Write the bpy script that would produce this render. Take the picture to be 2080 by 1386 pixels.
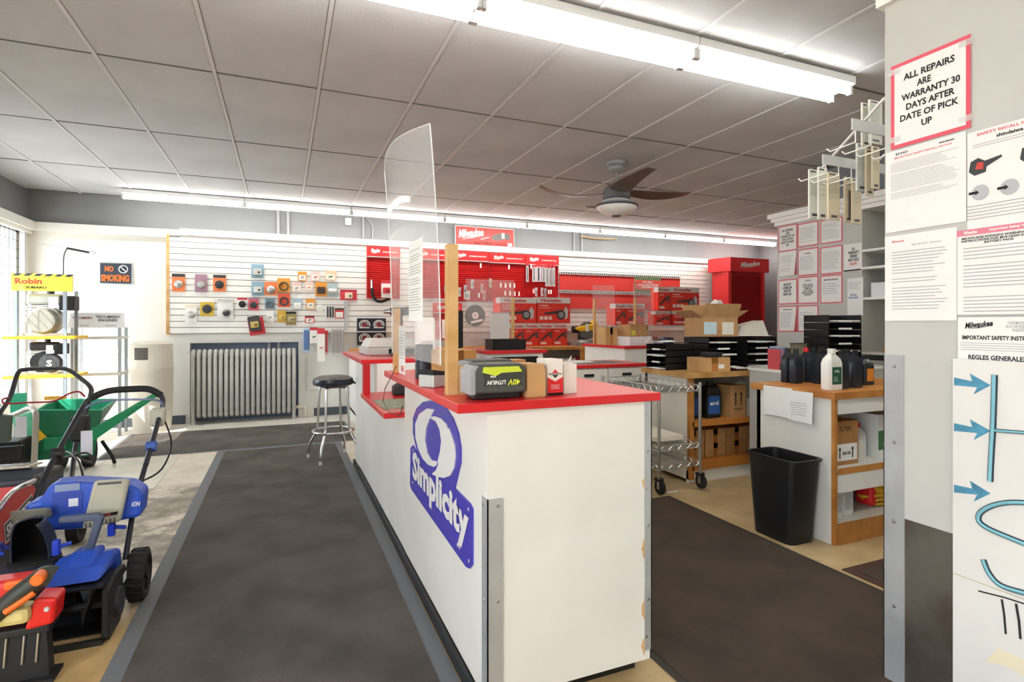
import bpy, math, random
from mathutils import Vector, Matrix
random.seed(4)
for o in list(bpy.data.objects): bpy.data.objects.remove(o)
SC = bpy.context.scene; COL = SC.collection; PI = math.pi
# ------------------------------------------------------------------ camera
F, YAW, CX, CY, H = 1115.0, 0.3956, 1040.0, 658.0, 1.28      # focal length and horizon in a 2080x1386 frame, eye height
cam = bpy.data.cameras.new('camera'); camo = bpy.data.objects.new('camera', cam); COL.objects.link(camo)
camo.location = (0, 0, H); camo.rotation_euler = (PI/2, 0, -YAW)
cam.sensor_width = 36; cam.lens = F/2080*36; cam.shift_y = (CY-693)/2080; cam.clip_start = .05
SC.camera = camo
# ------------------------------------------------------------------ world, sun, exposure
w = bpy.data.worlds.new('daylight'); SC.world = w; w.use_nodes = True
w.node_tree.nodes['Background'].inputs[0].default_value = (.86, .93, 1, 1)
w.node_tree.nodes['Background'].inputs[1].default_value = 8.0
sun = bpy.data.lights.new('sun', 'SUN'); sun.energy = 9; sun.angle = .01; sun.color = (1, .95, .86)
suno = bpy.data.objects.new('sun', sun); COL.objects.link(suno)
suno.rotation_euler = Vector((.5, .42, -.62)).to_track_quat('-Z', 'Y').to_euler()
TUBE = 17.0
SC.view_settings.view_transform = 'Standard'; SC.view_settings.look = 'None'
SC.view_settings.exposure = 0.45; SC.view_settings.gamma = 1.0; SC.view_settings.use_curve_mapping = False

# ------------------------------------------------------------------ pixel rays to points on known surfaces
S_, C_ = math.sin(YAW), math.cos(YAW)
def ray(u, v):
    a = (u-CX)/F; return S_+a*C_, C_-a*S_, (CY-v)/F
def onZ(u, v, z=0.0):
    r = ray(u, v); t = (z-H)/r[2]; return Vector((r[0]*t, r[1]*t, z))
def onY(u, v, y):
    r = ray(u, v); t = y/r[1]; return Vector((r[0]*t, y, H+r[2]*t))
def onX(u, v, x):
    r = ray(u, v); t = x/r[0]; return Vector((x, r[1]*t, H+r[2]*t))
def onD(u, v, d):
    r = ray(u, v); return Vector((r[0]*d, r[1]*d, H+r[2]*d))

# ------------------------------------------------------------------ materials
MATS = {}
def lin(c):
    if isinstance(c, str):
        c = [int(c[i:i+2], 16)/255 for i in (0, 2, 4)]
    return tuple(x/12.92 if x <= .04045 else ((x+.055)/1.055)**2.4 for x in c)
def M(col, rough=.5, metal=0, var=0, scale=12, bump=0, col2=None, emit=0, alpha=1, trans=0, bscale=None, ior=1.45):
    key = (col, rough, metal, var, scale, bump, col2, emit, alpha, trans, bscale)
    if key in MATS: return MATS[key]
    m = bpy.data.materials.new('mat_%d' % len(MATS)); m.use_nodes = True
    nt = m.node_tree; b = nt.nodes['Principled BSDF']; L = nt.links
    c = lin(col); b.inputs['Base Color'].default_value = (*c, 1)
    b.inputs['Roughness'].default_value = rough; b.inputs['Metallic'].default_value = metal
    b.inputs['IOR'].default_value = ior
    if alpha < 1: b.inputs['Alpha'].default_value = alpha
    if trans: b.inputs['Transmission Weight'].default_value = trans
    if emit:
        b.inputs['Emission Color'].default_value = (*c, 1); b.inputs['Emission Strength'].default_value = emit
    if var or bump or col2:
        tc = nt.nodes.new('ShaderNodeTexCoord')
        n = nt.nodes.new('ShaderNodeTexNoise'); n.inputs['Scale'].default_value = scale; n.inputs['Detail'].default_value = 6
        L.new(tc.outputs['Object'], n.inputs['Vector'])
        if var or col2:
            r = nt.nodes.new('ShaderNodeValToRGB')
            d = lin(col2) if col2 else tuple(x*(1-var) for x in c)
            r.color_ramp.elements[0].color = (*d, 1); r.color_ramp.elements[1].color = (*(c if col2 else tuple(min(1, x*(1+var*.5)) for x in c)), 1)
            r.color_ramp.elements[0].position = .35; r.color_ramp.elements[1].position = .62
            L.new(n.outputs['Fac'], r.inputs['Fac']); L.new(r.outputs['Color'], b.inputs['Base Color'])
        if bump:
            n2 = nt.nodes.new('ShaderNodeTexNoise'); n2.inputs['Scale'].default_value = bscale or scale*8; n2.inputs['Detail'].default_value = 3
            L.new(tc.outputs['Object'], n2.inputs['Vector'])
            bp = nt.nodes.new('ShaderNodeBump'); bp.inputs['Strength'].default_value = bump; bp.inputs['Distance'].default_value = .01
            L.new(n2.outputs['Fac'], bp.inputs['Height']); L.new(bp.outputs['Normal'], b.inputs['Normal'])
    MATS[key] = m; return m

WHITE = M('ecebe6', .45, var=.04, scale=3)
LAM = M('e6e4de', .3, var=.05, scale=2.5)
RED = M('d22026', .28, var=.06, scale=4)
RED2 = M('d8252a', .45)
REDD = M('b8181d', .5)
WOOD = M('c98b46', .5, col2='a9682c', scale=6)
PINE = M('d9b27c', .6, col2='c29457', scale=7)
CARD = M('b98d5d', .8, var=.12, scale=5)
CARD2 = M('c59b68', .8, var=.1, scale=5)
TAPE = M('b07a3c', .4)
BLACK = M('141518', .35)
BLACKM = M('1c1d20', .6, var=.15)
RUBBER = M('222224', .75, bump=.2, scale=20)
GREY = M('8f9194', .5)
DGREY = M('4c4f55', .5)
LGREY = M('c3c4c4', .45)
PAPER = M('eae9e6', .75, var=.02)
INK = M('232325', .8)
INKG = M('aeaeb0', .8)
PINK = M('e0596a', .7)
CHROME = M('d2d4d6', .18, metal=1)
STEEL = M('b2b5b8', .35, metal=1, var=.12, scale=9)
ALU = M('c2c5c8', .45, metal=.55, var=.1, scale=5)
BLUE = M('2f4fb5', .4, var=.06)
GREEN = M('0f8052', .4, var=.08, scale=3)
YELLOW = M('f0c020', .45)
ORANGE = M('ef7022', .45)
CREAM = M('ddd7c6', .5, var=.06, scale=4)
CLEAR = M('f2f5f6', .08, alpha=.16)
FILM = M('f0f2f3', .15, alpha=.3)

# ------------------------------------------------------------------ mesh helpers
STUFF = ('printed_text', 'small_print', 'rail_slots', 'louvres', 'wire_shelf', 'rivet', 'tread_lugs', 'vent_slots', 'guard_slots', 'wire_grille', 'keys', 'spokes')
class MB:
    def __init__(s): s.v = []; s.f = []
    def add(s, vs, fs):
        k = len(s.v); s.v += [tuple(p) for p in vs]; s.f += [tuple(i+k for i in f) for f in fs]; return s
    def box(s, x0, x1, y0, y1, z0, z1):
        return s.add([(x0,y0,z0),(x1,y0,z0),(x1,y1,z0),(x0,y1,z0),(x0,y0,z1),(x1,y0,z1),(x1,y1,z1),(x0,y1,z1)],
                     [(3,2,1,0),(4,5,6,7),(0,1,5,4),(1,2,6,5),(2,3,7,6),(3,0,4,7)])
    def quad(s, *p): return s.add(p, [tuple(range(len(p)))])
    def tube(s, pts, r, n=8, closed=False, r2=None):
        P = [Vector(p) for p in pts]
        if len(P) >= 4 and n >= 6 and not closed:                      # round the bends
            Q = [P[0]]+P+[P[-1]]; R = []
            for i in range(1, len(Q)-2):
                a, b, c, d = Q[i-1], Q[i], Q[i+1], Q[i+2]
                for t in (0, .25, .5, .75): R.append(.5*(2*b+(c-a)*t+(2*a-5*b+4*c-d)*t*t+(3*b-a-3*c+d)*t**3))
            P = R+[P[-1]]
        m = len(P); vs = []; up = None
        for i, p in enumerate(P):
            if closed: t = P[(i+1) % m]-P[i-1]
            else: t = P[min(i+1, m-1)]-P[max(i-1, 0)]
            t.normalize()
            if up is None:
                up = Vector((0,0,1)) if abs(t.z) < .9 else Vector((1,0,0))
            a = t.cross(up)
            if a.length < 1e-5: a = t.cross(Vector((1,.3,.2)))
            a.normalize(); b = t.cross(a); up = -b if False else a.cross(t)
            rr = r if r2 is None else r+(r2-r)*i/max(1, m-1)
            vs += [p+(a*math.cos(q)+b*math.sin(q))*rr for q in (2*PI*k/n for k in range(n))]
        fs = []
        for i in range(m if closed else m-1):
            j = (i+1) % m
            fs += [(i*n+k, i*n+(k+1) % n, j*n+(k+1) % n, j*n+k) for k in range(n)]
        if not closed: fs += [tuple(range(n)), tuple((m-1)*n+k for k in range(n-1, -1, -1))]
        return s.add(vs, fs)
    def cyl(s, p, q, r, r2=None, n=14): return s.tube([p, q], r, n, r2=r2)
    def lathe(s, prof, c=(0,0,0), n=20, axis='z'):
        vs = []; m = len(prof)
        for r, h in prof:
            for k in range(n):
                q = 2*PI*k/n; x, y = r*math.cos(q), r*math.sin(q)
                p = {'z': (x, y, h), 'y': (x, h, y), 'x': (h, x, y)}[axis]
                vs.append((c[0]+p[0], c[1]+p[1], c[2]+p[2]))
        fs = [(i*n+k, i*n+(k+1) % n, (i+1)*n+(k+1) % n, (i+1)*n+k) for i in range(m-1) for k in range(n)]
        fs += [tuple(range(n-1, -1, -1)), tuple((m-1)*n+k for k in range(n))]
        return s.add(vs, fs)
    def prism(s, poly, a, b, plane='xz'):
        n = len(poly)
        def P(p, t): return {'xz': (p[0], t, p[1]), 'xy': (p[0], p[1], t), 'yz': (t, p[0], p[1])}[plane]
        vs = [P(p, a) for p in poly]+[P(p, b) for p in poly]
        fs = [tuple(range(n)), tuple(range(2*n-1, n-1, -1))]+[(i, n+i, n+(i+1) % n, (i+1) % n) for i in range(n)]
        return s.add(vs, fs)
    def loft(s, rings):
        n = len(rings[0]); vs = [p for r in rings for p in r]
        fs = [(i*n+k, i*n+(k+1) % n, (i+1)*n+(k+1) % n, (i+1)*n+k) for i in range(len(rings)-1) for k in range(n)]
        fs += [tuple(range(n-1, -1, -1)), tuple((len(rings)-1)*n+k for k in range(n))]
        return s.add(vs, fs)
    def sheet(s, fn, nu, nv):
        vs = [fn(i/nu, j/nv) for j in range(nv+1) for i in range(nu+1)]
        return s.add(vs, [(j*(nu+1)+i, j*(nu+1)+i+1, (j+1)*(nu+1)+i+1, (j+1)*(nu+1)+i) for j in range(nv) for i in range(nu)])
    def xf(s, mat):
        s.v = [tuple(mat @ Vector(p)) for p in s.v]; return s
    def build(s, name, mat, parent=None, bev=0, smooth=0, solid=0):
        me = bpy.data.meshes.new(name); me.from_pydata(s.v, [], s.f); me.validate()
        import bmesh
        bm = bmesh.new(); bm.from_mesh(me); bmesh.ops.recalc_face_normals(bm, faces=bm.faces); bm.to_mesh(me); bm.free()
        me.materials.append(mat)
        if smooth:
            me.polygons.foreach_set('use_smooth', [True]*len(me.polygons)); me.set_sharp_from_angle(angle=math.radians(smooth if smooth > 1 else 40))
        o = bpy.data.objects.new(name, me); COL.objects.link(o)
        if parent: o.parent = parent
        if name in STUFF: o['kind'] = 'stuff'
        if bev:
            md = o.modifiers.new('bevel', 'BEVEL'); md.width = bev; md.segments = 2; md.limit_method = 'ANGLE'
        if solid:
            md = o.modifiers.new('solid', 'SOLIDIFY'); md.thickness = solid; md.offset = 0
        return o
def rbox(x, y, z, w, d, h): return MB().box(x-w/2, x+w/2, y-d/2, y+d/2, z, z+h)
def tag(o, label, cat=None, group=None, kind=None):
    o['label'] = label
    if cat: o['category'] = cat
    if group: o['group'] = group
    if kind: o['kind'] = kind
    return o
def thing(name, label, cat, loc=(0,0,0), rz=0, group=None, kind=None, rx=0, ry=0):
    o = bpy.data.objects.new(name, None); COL.objects.link(o); o.empty_display_size = .05
    o.location = loc; o.rotation_euler = (rx, ry, rz)
    return tag(o, label, cat, group, kind)
def solo(mb, name, mat, label, cat, loc=(0,0,0), rz=0, group=None, kind=None, bev=0, smooth=0, rx=0, ry=0, solid=0):
    o = mb.build(name, mat, None, bev, smooth, solid); o.location = loc; o.rotation_euler = (rx, ry, rz)
    return tag(o, label, cat, group, kind)
def copy_tree(o, parent=None):
    c = o.copy(); COL.objects.link(c)
    if parent: c.parent = parent
    for ch in [x for x in o.children]: copy_tree(ch, c)
    return c
TXT = {}
def text_mesh(s, shear, bold):
    k = (s, shear, bold)
    if k not in TXT:
        cu = bpy.data.curves.new('t', 'FONT'); cu.body = s; cu.shear = shear; cu.offset = bold; cu.resolution_u = 2
        cu.align_x = 'CENTER'; cu.space_line = .95
        o = bpy.data.objects.new('t', cu); me = bpy.data.meshes.new_from_object(o)
        vs = [tuple(v.co) for v in me.vertices]; fs = [tuple(p.vertices) for p in me.polygons]
        bpy.data.objects.remove(o); bpy.data.curves.remove(cu); bpy.data.meshes.remove(me)
        xs = [v[0] for v in vs]; ys = [v[1] for v in vs]
        x0, x1, y0, y1 = min(xs), max(xs), min(ys), max(ys)
        TXT[k] = ([((v[0]-x0)/(x1-x0)-.5, (v[1]-y0)/(y1-y0)-.5) for v in vs], fs)
    return TXT[k]
def text(parent, s, x, z, w, h, mat, y=-.001, shear=0, bold=.03, name='lettering', rot=0, mtx=None):
    vs, fs = text_mesh(s, shear, bold); c, q = math.cos(rot), math.sin(rot)
    mb = MB(); mb.add([(x+(a*w)*c-(b*h)*q, y, z+(a*w)*q+(b*h)*c) for a, b in vs], fs)
    if mtx: mb.xf(mtx)
    me = bpy.data.meshes.new(name); me.from_pydata(mb.v, [], mb.f); me.materials.append(mat)
    o = bpy.data.objects.new(name, me); COL.objects.link(o); o.parent = parent
    return o
def lines_mb(x0, x1, z0, z1, n, y=-.0012, rag=.25, th=.26):
    mb = MB(); p = (z1-z0)/n
    for i in range(n):
        if random.random() < .14: continue
        e = x1-(x1-x0)*random.random()*rag
        z = z1-p*(i+.5); mb.quad((x0,y,z-p*th/2), (e,y,z-p*th/2), (e,y,z+p*th/2), (x0,y,z+p*th/2))
    return mb
def logo(parent, x, z, w, h, mat, y=-.0015):
    """slanted script brand name with a lightning stroke under it"""
    text(parent, 'Milwaukee', x, z+h*.12, w, h*.72, mat, y, shear=.35, rot=.12)
    MB().prism([(x-w*.42, z-h*.5), (x+w*.02, z-h*.22), (x-w*.02, z-h*.32), (x+w*.42, z-h*.02), (x+w*.02, z-h*.34), (x+w*.06, z-h*.26)], y, y-.0004).build('logo_bolt', mat, parent)

# ------------------------------------------------------------------ the setting
XL, XR, YB, YF, ZC = -2.75, 8.65, 8.10, -2.6, 2.85
# floor: worn cream linoleum, tan in front, big square joints
def floor_mat():
    m = bpy.data.materials.new('linoleum'); m.use_nodes = True; nt = m.node_tree; L = nt.links; N = nt.nodes.new
    b = nt.nodes['Principled BSDF']; b.inputs['Roughness'].default_value = .42
    tc = N('ShaderNodeTexCoord'); sep = N('ShaderNodeSeparateXYZ'); L.new(tc.outputs['Object'], sep.inputs[0])
    def noise(sc, det=8, rough=.6):
        n = N('ShaderNodeTexNoise'); n.inputs['Scale'].default_value = sc; n.inputs['Detail'].default_value = det; n.inputs['Roughness'].default_value = rough
        L.new(tc.outputs['Object'], n.inputs['Vector']); return n.outputs['Fac']
    def ramp(fac, a, b_, p0, p1):
        r = N('ShaderNodeValToRGB'); r.color_ramp.elements[0].color = (*lin(a), 1); r.color_ramp.elements[1].color = (*lin(b_), 1)
        r.color_ramp.elements[0].position = p0; r.color_ramp.elements[1].position = p1; L.new(fac, r.inputs[0]); return r.outputs[0]
    def mix(f, a, b_):
        x = N('ShaderNodeMix'); x.data_type = 'RGBA'; L.new(f, x.inputs[0]); L.new(a, x.inputs[6]); L.new(b_, x.inputs[7]); return x.outputs[2]
    def mr(v, a, b_):
        x = N('ShaderNodeMapRange'); x.inputs[1].default_value = a; x.inputs[2].default_value = b_; L.new(v, x.inputs[0]); return x.outputs[0]
    def mul(a, b_):
        x = N('ShaderNodeMath'); x.operation = 'MULTIPLY'; L.new(a, x.inputs[0]); L.new(b_, x.inputs[1]); return x.outputs[0]
    cream = ramp(noise(3), 'c9c0ae', 'ddd6c6', .35, .65)
    tan = ramp(noise(5), 'a98c5e', 'c9ab78', .3, .65)
    right = ramp(noise(4), 'ad9468', 'cdb58a', .3, .65)
    c = mix(mr(sep.outputs[1], 3.25, 2.75), cream, tan)                     # bare tan sheet in front
    c = mix(mr(sep.outputs[0], 1.0, 1.2), c, right)
    worn = mul(mul(ramp(noise(2.2, 10, .7), '000000', 'ffffff', .44, .5), mr(sep.outputs[1], 5.1, 4.9)), mul(mr(sep.outputs[1], 2.9, 3.3), mr(sep.outputs[0], .3, .1)))
    wc = ramp(noise(9), '6f6657', 'a79e8f', .35, .65)
    c = mix(worn, c, wc)
    dirt = ramp(noise(14, 8, .7), '000000', 'ffffff', .56, .75)
    dc = N('ShaderNodeRGB'); dc.outputs[0].default_value = (*lin('6b5a40'), 1)
    sc = N('ShaderNodeMath'); sc.operation = 'MULTIPLY'; sc.inputs[1].default_value = .45; L.new(dirt, sc.inputs[0])
    c = mix(sc.outputs[0], c, dc.outputs[0]); L.new(c, b.inputs['Base Color'])
    return m
fl = MB().box(XL-.2, XR+.2, YF-.2, YB+.2, -.1, 0).build('floor', floor_mat()); tag(fl, 'worn cream and tan linoleum floor of the shop', None, None, 'structure')
# square floor tiles proud of the sheet, back left by the window and in front of the radiator
TILE = M('d6d1c6', .4, var=.1, scale=5)
tm = MB().box(-.298, .298, -.298, .298, 0, .003)
t0 = None
for i in range(6):
    for j in range(7):
        x, y = -2.42+.6*i, 4.1+.6*j
        if y > 7.9 or (x > -.75 and y < 7.4) or (y < 5.2 and x > -1.4): continue
        if t0 is None: o = t0 = tm.build('floor_tile', TILE, fl)
        else: o = t0.copy(); COL.objects.link(o)
        o.location = (x, y, 0)
# ceiling of lay-in tiles: each tile an object, T-bars proud of them
ce = MB().box(XL-.2, XR+.2, YF-.2, YB+.2, ZC+.02, ZC+.1).build('ceiling', GREY); tag(ce, 'grey suspended ceiling of rectangular lay-in tiles', None, None, 'structure')
CT = M('c3c5c9', .85, var=.07, scale=1.5, bump=.25, bscale=90); BAR = M('cccdd0', .6); DARKL = M('6e6d6b', .8)
GX = [-1.01+.616*i for i in range(-3, 17)]; GY = [3.88+1.392*j for j in range(-5, 4)]
tm = MB().box(-.294, .294, -.685, .685, 0, .015); t0 = None
for i in range(len(GX)-1):
    for j in range(len(GY)-1):
        if t0 is None: o = t0 = tm.build('ceiling_tile', CT, ce)
        else: o = t0.copy(); COL.objects.link(o)
        o.location = (GX[i]+.308, GY[j]+.696, ZC+random.uniform(-.001, .002))
for x in GX: MB().box(x-.011, x+.011, YF, YB, ZC-.004, ZC+.003).build('ceiling_rail', BAR, ce)
for y in GY: MB().box(XL, XR, y-.006, y+.006, ZC-.002, ZC+.003).build('cross_rail', DARKL, ce)
# walls
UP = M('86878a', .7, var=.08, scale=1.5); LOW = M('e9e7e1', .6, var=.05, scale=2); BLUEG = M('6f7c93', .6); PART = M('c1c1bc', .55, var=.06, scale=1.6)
wb = thing('wall_back', 'back wall, white below and grey above the ledge', None, (0,0,0), kind='structure')
MB().box(XL, XR, YB, YB+.25, 2.42, ZC+.05).build('upper_wall', UP, wb)
m = MB().box(XL, -1.1, YB, YB+.25, 0, 2.42).box(-1.1, .2, YB, YB+.25, 1.03, 2.42).box(.2, XR, YB, YB+.25, 0, 2.42); m.build('lower_wall', LOW, wb)
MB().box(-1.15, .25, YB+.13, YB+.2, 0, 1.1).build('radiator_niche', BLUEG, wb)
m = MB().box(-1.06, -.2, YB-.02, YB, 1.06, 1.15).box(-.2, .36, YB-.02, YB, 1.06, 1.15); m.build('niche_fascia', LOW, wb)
lb = MB().box(XL, -1.2, YB-.07, YB, 2.37, 2.47).box(-1.2, XR-.9, YB-.1, YB, 2.40, 2.485).build('trim_1', WHITE); tag(lb, 'white ledge running along the back wall above the slats', None, None, 'structure')
bb = MB().box(XL, -1.15, YB-.015, YB, 0, .11).box(.4, XR, YB-.015, YB, 0, .11).build('baseboard_back', M('4c535c', .5)); tag(bb, 'dark grey baseboard along the back wall', None, None, 'structure')
wl = thing('wall_left', 'left wall, grey above the shop window', None, kind='structure')
MB().box(XL-.25, XL, YF, YB, 2.48, ZC+.05).build('upper_wall', UP, wl)
MB().box(XL-.25, XL, 1.1, 5.4, 0, 2.48).box(XL-.25, XL, YF, 1.1, 0, .35).box(XL-.25, XL, 5.4, YB, 0, .35).box(XL-.25, XL, 7.98, YB+.2, .35, 2.48).box(XL-.25, XL, 5.4, YB, 2.38, 2.48).box(XL-.25, XL, YF, 1.1, 2.38, 2.48).build('lower_wall', LOW, wl)
t = MB().box(XL, XL+.09, YF, YB-.07, 2.37, 2.47).box(XL, XL+.05, YF, YB, 2.33, 2.37).build('trim_2', WHITE); tag(t, 'white moulded ledge above the shop window', None, None, 'structure')
wn = thing('window_1', 'tall shop window with a wire security grille', None, kind='structure')
MB().box(XL-.14, XL-.04, 5.4, 5.48, .35, 2.38).box(XL-.14, XL-.04, 7.9, 7.98, .35, 2.38).box(XL-.14, XL-.04, 6.66, 6.72, .35, 2.38).box(XL-.14, XL-.04, 5.4, 7.98, .35, .43).box(XL-.14, XL-.04, 5.4, 7.98, 2.32, 2.38).build('window_frame', WHITE, wn)
MB().box(XL-.1, XL-.094, 5.48, 7.9, .43, 2.32).build('pane', M('eef4f8', .02, alpha=.06), wn)
gm = MB()
for k in range(24): y = 5.5+.1*k; gm.box(XL-.03, XL-.025, y, y+.005, .4, 2.34)
for k in range(20): z = .42+.1*k; gm.box(XL-.025, XL-.02, 5.48, 7.92, z, z+.005)
gm.build('wire_grille', M('55575c', .5), wn)
MB().box(XL-.02, XL+.03, 7.93, 7.97, .3, 2.36).build('grille_post', LGREY, wn)
w2 = thing('added_window', 'added tall window, out of view, letting in extra daylight', None, kind='structure')  # unseen window, added so daylight brightens the counter side
MB().box(XL-.14, XL-.04, YF, YF+.08, .35, 2.38).box(XL-.14, XL-.04, 1.02, 1.1, .35, 2.38).box(XL-.14, XL-.04, -.8, -.72, .35, 2.38).box(XL-.14, XL-.04, YF, 1.1, .35, .43).box(XL-.14, XL-.04, YF, 1.1, 2.32, 2.38).build('window_frame', WHITE, w2)
MB().box(XL-.1, XL-.094, YF+.08, 1.02, .43, 2.32).build('pane', M('eef4f8', .02, alpha=.06), w2)
wr = MB().box(XR, XR+.2, YF, YB+.2, 0, ZC).build('wall_right', UP); tag(wr, 'far grey wall at the right end of the shop', None, None, 'structure')
wf = MB().box(XL-.2, XR+.2, YF-.2, YF, 0, ZC).build('wall_front', LOW); tag(wf, 'plain white wall at the entrance end of the shop', None, None, 'structure')
# outside
solo(MB().box(-40, XL-.25, -30, 60, -.25, -.12), 'pavement', M('b9b7b2', .8, var=.1), 'pale pavement outside the shop window', 'pavement', kind='structure')
ob = thing('street_building', 'pale building across the street seen through the wire grille', 'building', (-14, 30, -.1))
MB().box(-5, 3, -3, 5, 0, 7).build('facade', M('a9b6c6', .8), ob)
for k in range(3): MB().box(3, 3.03, -2.2+2.2*k, -1+2.2*k, 1, 2.6).build('window', M('57646f', .3), ob)
sg = thing('street_sign', 'red square sign panel standing outside the window', 'sign', (XL-1.15, 9.0, -.12))
MB().cyl((0,0,0), (0,0,1.8), .025).build('pole', GREY, sg)
MB().box(-.02, .02, -.3, .3, 1.8, 2.3).build('sign_panel', M('a83040', .6), sg)
MB().box(.021, .025, -.24, .24, 1.68, 1.8).box(.021, .025, -.02, .02, 1.82, 2.28).build('white_stripe', GREY, sg)

# ------------------------------------------------------------------ fluorescent strip lights
HOUS = M('e4e4e2', .5); TUBEM = M('fffdf6', .5, emit=TUBE)
def strip(name, label, x0, x1, y, group, tubes, wid=.14):
    t = thing(name, label, 'strip light', (x0, y, ZC-.008), 0, group); L = x1-x0
    m = MB(); m.prism([(-wid/2,0), (wid/2,0), (wid/2,-.045), (wid*.3,-.062), (-wid*.3,-.062), (-wid/2,-.045)], .004, L-.004, 'yz'); m.build('housing', HOUS, t)
    for ty in tubes:
        MB().cyl((.03, ty, -.085), (L-.03, ty, -.085), .019, n=12).build('tube', TUBEM, t, smooth=40)
        for ex in (.012, L-.012):
            MB().box(ex-.011, ex+.011, ty-.014, ty+.014, -.108, -.055).build('lamp_holder', LGREY, t)
for k in range(8):
    strip('strip_light', 'bare-tube strip light in the long row along the back wall', -1.72+1.283*k, -1.72+1.283*(k+1), 7.62, 'strip lights along the back wall', (-.03, .03), .11)
for k in range(3):
    strip('strip_light', 'twin-tube strip light in the short row ending before the tall partition', -.40+1.247*k, -.40+1.247*(k+1), 2.46, 'strip lights over the counter', (-.065, .065), .2)
for k in range(2):  # unseen row behind the camera, added to raise the brightness
    strip('strip_light', 'added twin-tube strip light, out of view, in the row over the entrance', -1.4+1.25*k, -1.4+1.25*(k+1), -1.2, 'added strip lights over the entrance', (-.065, .065), .2)

for k in range(4):  # unseen row right of the view, added to light the service area
    strip('strip_light', 'added twin-tube strip light, out of view, brightening the service side', 3.2+1.25*k, 3.2+1.25*(k+1), .9, 'added strip lights over the service side', (-.065, .065), .2)
# ------------------------------------------------------------------ ceiling fan
fx, fy = 2.995, 4.536
fan = thing('ceiling_fan', 'dark grey ceiling fan with swept blades and a white glass bowl', 'ceiling fan', (fx, fy, ZC))
FG = M('6d6e72', .4); FD = M('5a4b45', .4, var=.2, scale=4)
MB().lathe([(.105,-.002), (.1,-.03), (.075,-.05), (.07,-.075), (.035,-.1), (.02,-.105)], n=24).build('canopy', GREY, fan, smooth=30)
MB().cyl((0,0,-.1), (0,0,-.25), .011).build('rod', GREY, fan, smooth=30)
MB().lathe([(.03,-.2), (.075,-.22), (.11,-.25), (.13,-.27), (.135,-.35), (.11,-.365)], n=24).build('motor_housing', FG, fan, smooth=30)
MB().lathe([(.1,-.36), (.135,-.375), (.14,-.39), (.12,-.402), (.115,-.415), (.09,-.43)], n=24).build('light_kit', LGREY, fan, smooth=30)
bw = MB().lathe([(.2,-.425), (.195,-.44), (.16,-.475), (.1,-.505), (.04,-.52), (.005,-.521)], n=28).build('glass_bowl', M('e8e8e6', .3), fan, smooth=40)
MB().lathe([(.202,-.42), (.21,-.428), (.202,-.437)], n=28).build('bowl_rim', DGREY, bw, smooth=40)
MB().lathe([(.045,-.519), (.04,-.528), (.012,-.532)], n=16).build('finial', DGREY, bw, smooth=40)
def blade(ang):
    m = MB(); R = []
    for i in range(11):
        s = i/10; r = .1+.67*s; sw = .30*s*s-.02
        wd = (.055+.055*math.sin(min(1, s*2.2)*PI/2))*(1-.62*s**2.2); z = -.30-.045*math.sin(s*PI*.8)+.055*s*s
        ca, sa = math.cos(ang+sw), math.sin(ang+sw); tilt = .2*(1-s*.5)
        row = []
        for q, dz in ((-1, 0), (1, 0), (1, .008), (-1, .008)):
            off = q*wd
            row.append((r*ca-off*sa, r*sa+off*ca, z+dz-off*tilt))
        R.append(row)
    return m.loft(R)
for a in (-80, 10, 100, 190): blade(math.radians(a)-YAW-.25).build('blade', FD, fan, smooth=40)

# ------------------------------------------------------------------ rubber-backed entrance mats
def mat_carpet(c1, c2):
    return M(c1, .95, col2=c2, scale=3, bump=.9, bscale=260)
MATC = mat_carpet('655e58', '4f4a46'); MATR = mat_carpet('54473c', '443a31'); EDGE = M('6b6e73', .7)
def mat_thing(label, x0, x1, y0, y1, m, e, edge=.07, z=0.0):
    t = thing('floor_mat', label, 'floor mat', ((x0+x1)/2, (y0+y1)/2, z+.0005)); a, b = (x1-x0)/2, (y1-y0)/2
    MB().box(-a, a, -b, b, 0, .006).build('rubber_edge', e, t)
    MB().box(-a+edge, a-edge, -b+edge, b-edge, .003, .0095).build('carpet_pile', m, t); return t
mat_thing('long charcoal walkway mat with grey rubber edge beside the white counter', -.6, .583, .3, 6.2, MATC, EDGE)
mat_thing('charcoal mat laid crosswise in front of the radiator', -1.62, .75, 6.22, 7.5, MATC, EDGE, .03)
mat_thing('dark brown mat behind the counter beside the black wastebasket', 1.3, 2.64, .4, 3.3, MATR, M('3b352f', .8), .03)
mat_thing('small brown mat with raised border in front of the oil shelf', 2.68, 3.9, 1.2, 1.97, MATR, M('4a3026', .7), .05)
# ------------------------------------------------------------------ slatwall: every slat its own board over a brown backing
YS = 8.03
SLX0, SLX1, SLZ0, SLZ1 = -1.345, 7.75, 1.155, 2.40
sw = thing('slatwall', 'white slatwall with wooden end strip covering the back wall', 'slatwall', (0, YS, 0))
MB().box(SLX0+.02, SLX1, .035, .069, SLZ0, SLZ1).build('backing', M('6e4a40', .8), sw)
pit = (SLZ1-SLZ0)/16; s0 = None
for k in range(16):
    if s0 is None: o = s0 = MB().box(SLX0+.03, SLX1, 0, .034, .0035, pit-.0035).build('slat', M('efede8', .35, var=.02), sw)
    else: o = s0.copy(); COL.objects.link(o)
    o.location.z = SLZ0+pit*k
MB().box(SLX0-.005, SLX0+.03, -.004, .069, SLZ0-.01, SLZ1+.01).build('end_strip', PINE, sw)
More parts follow.
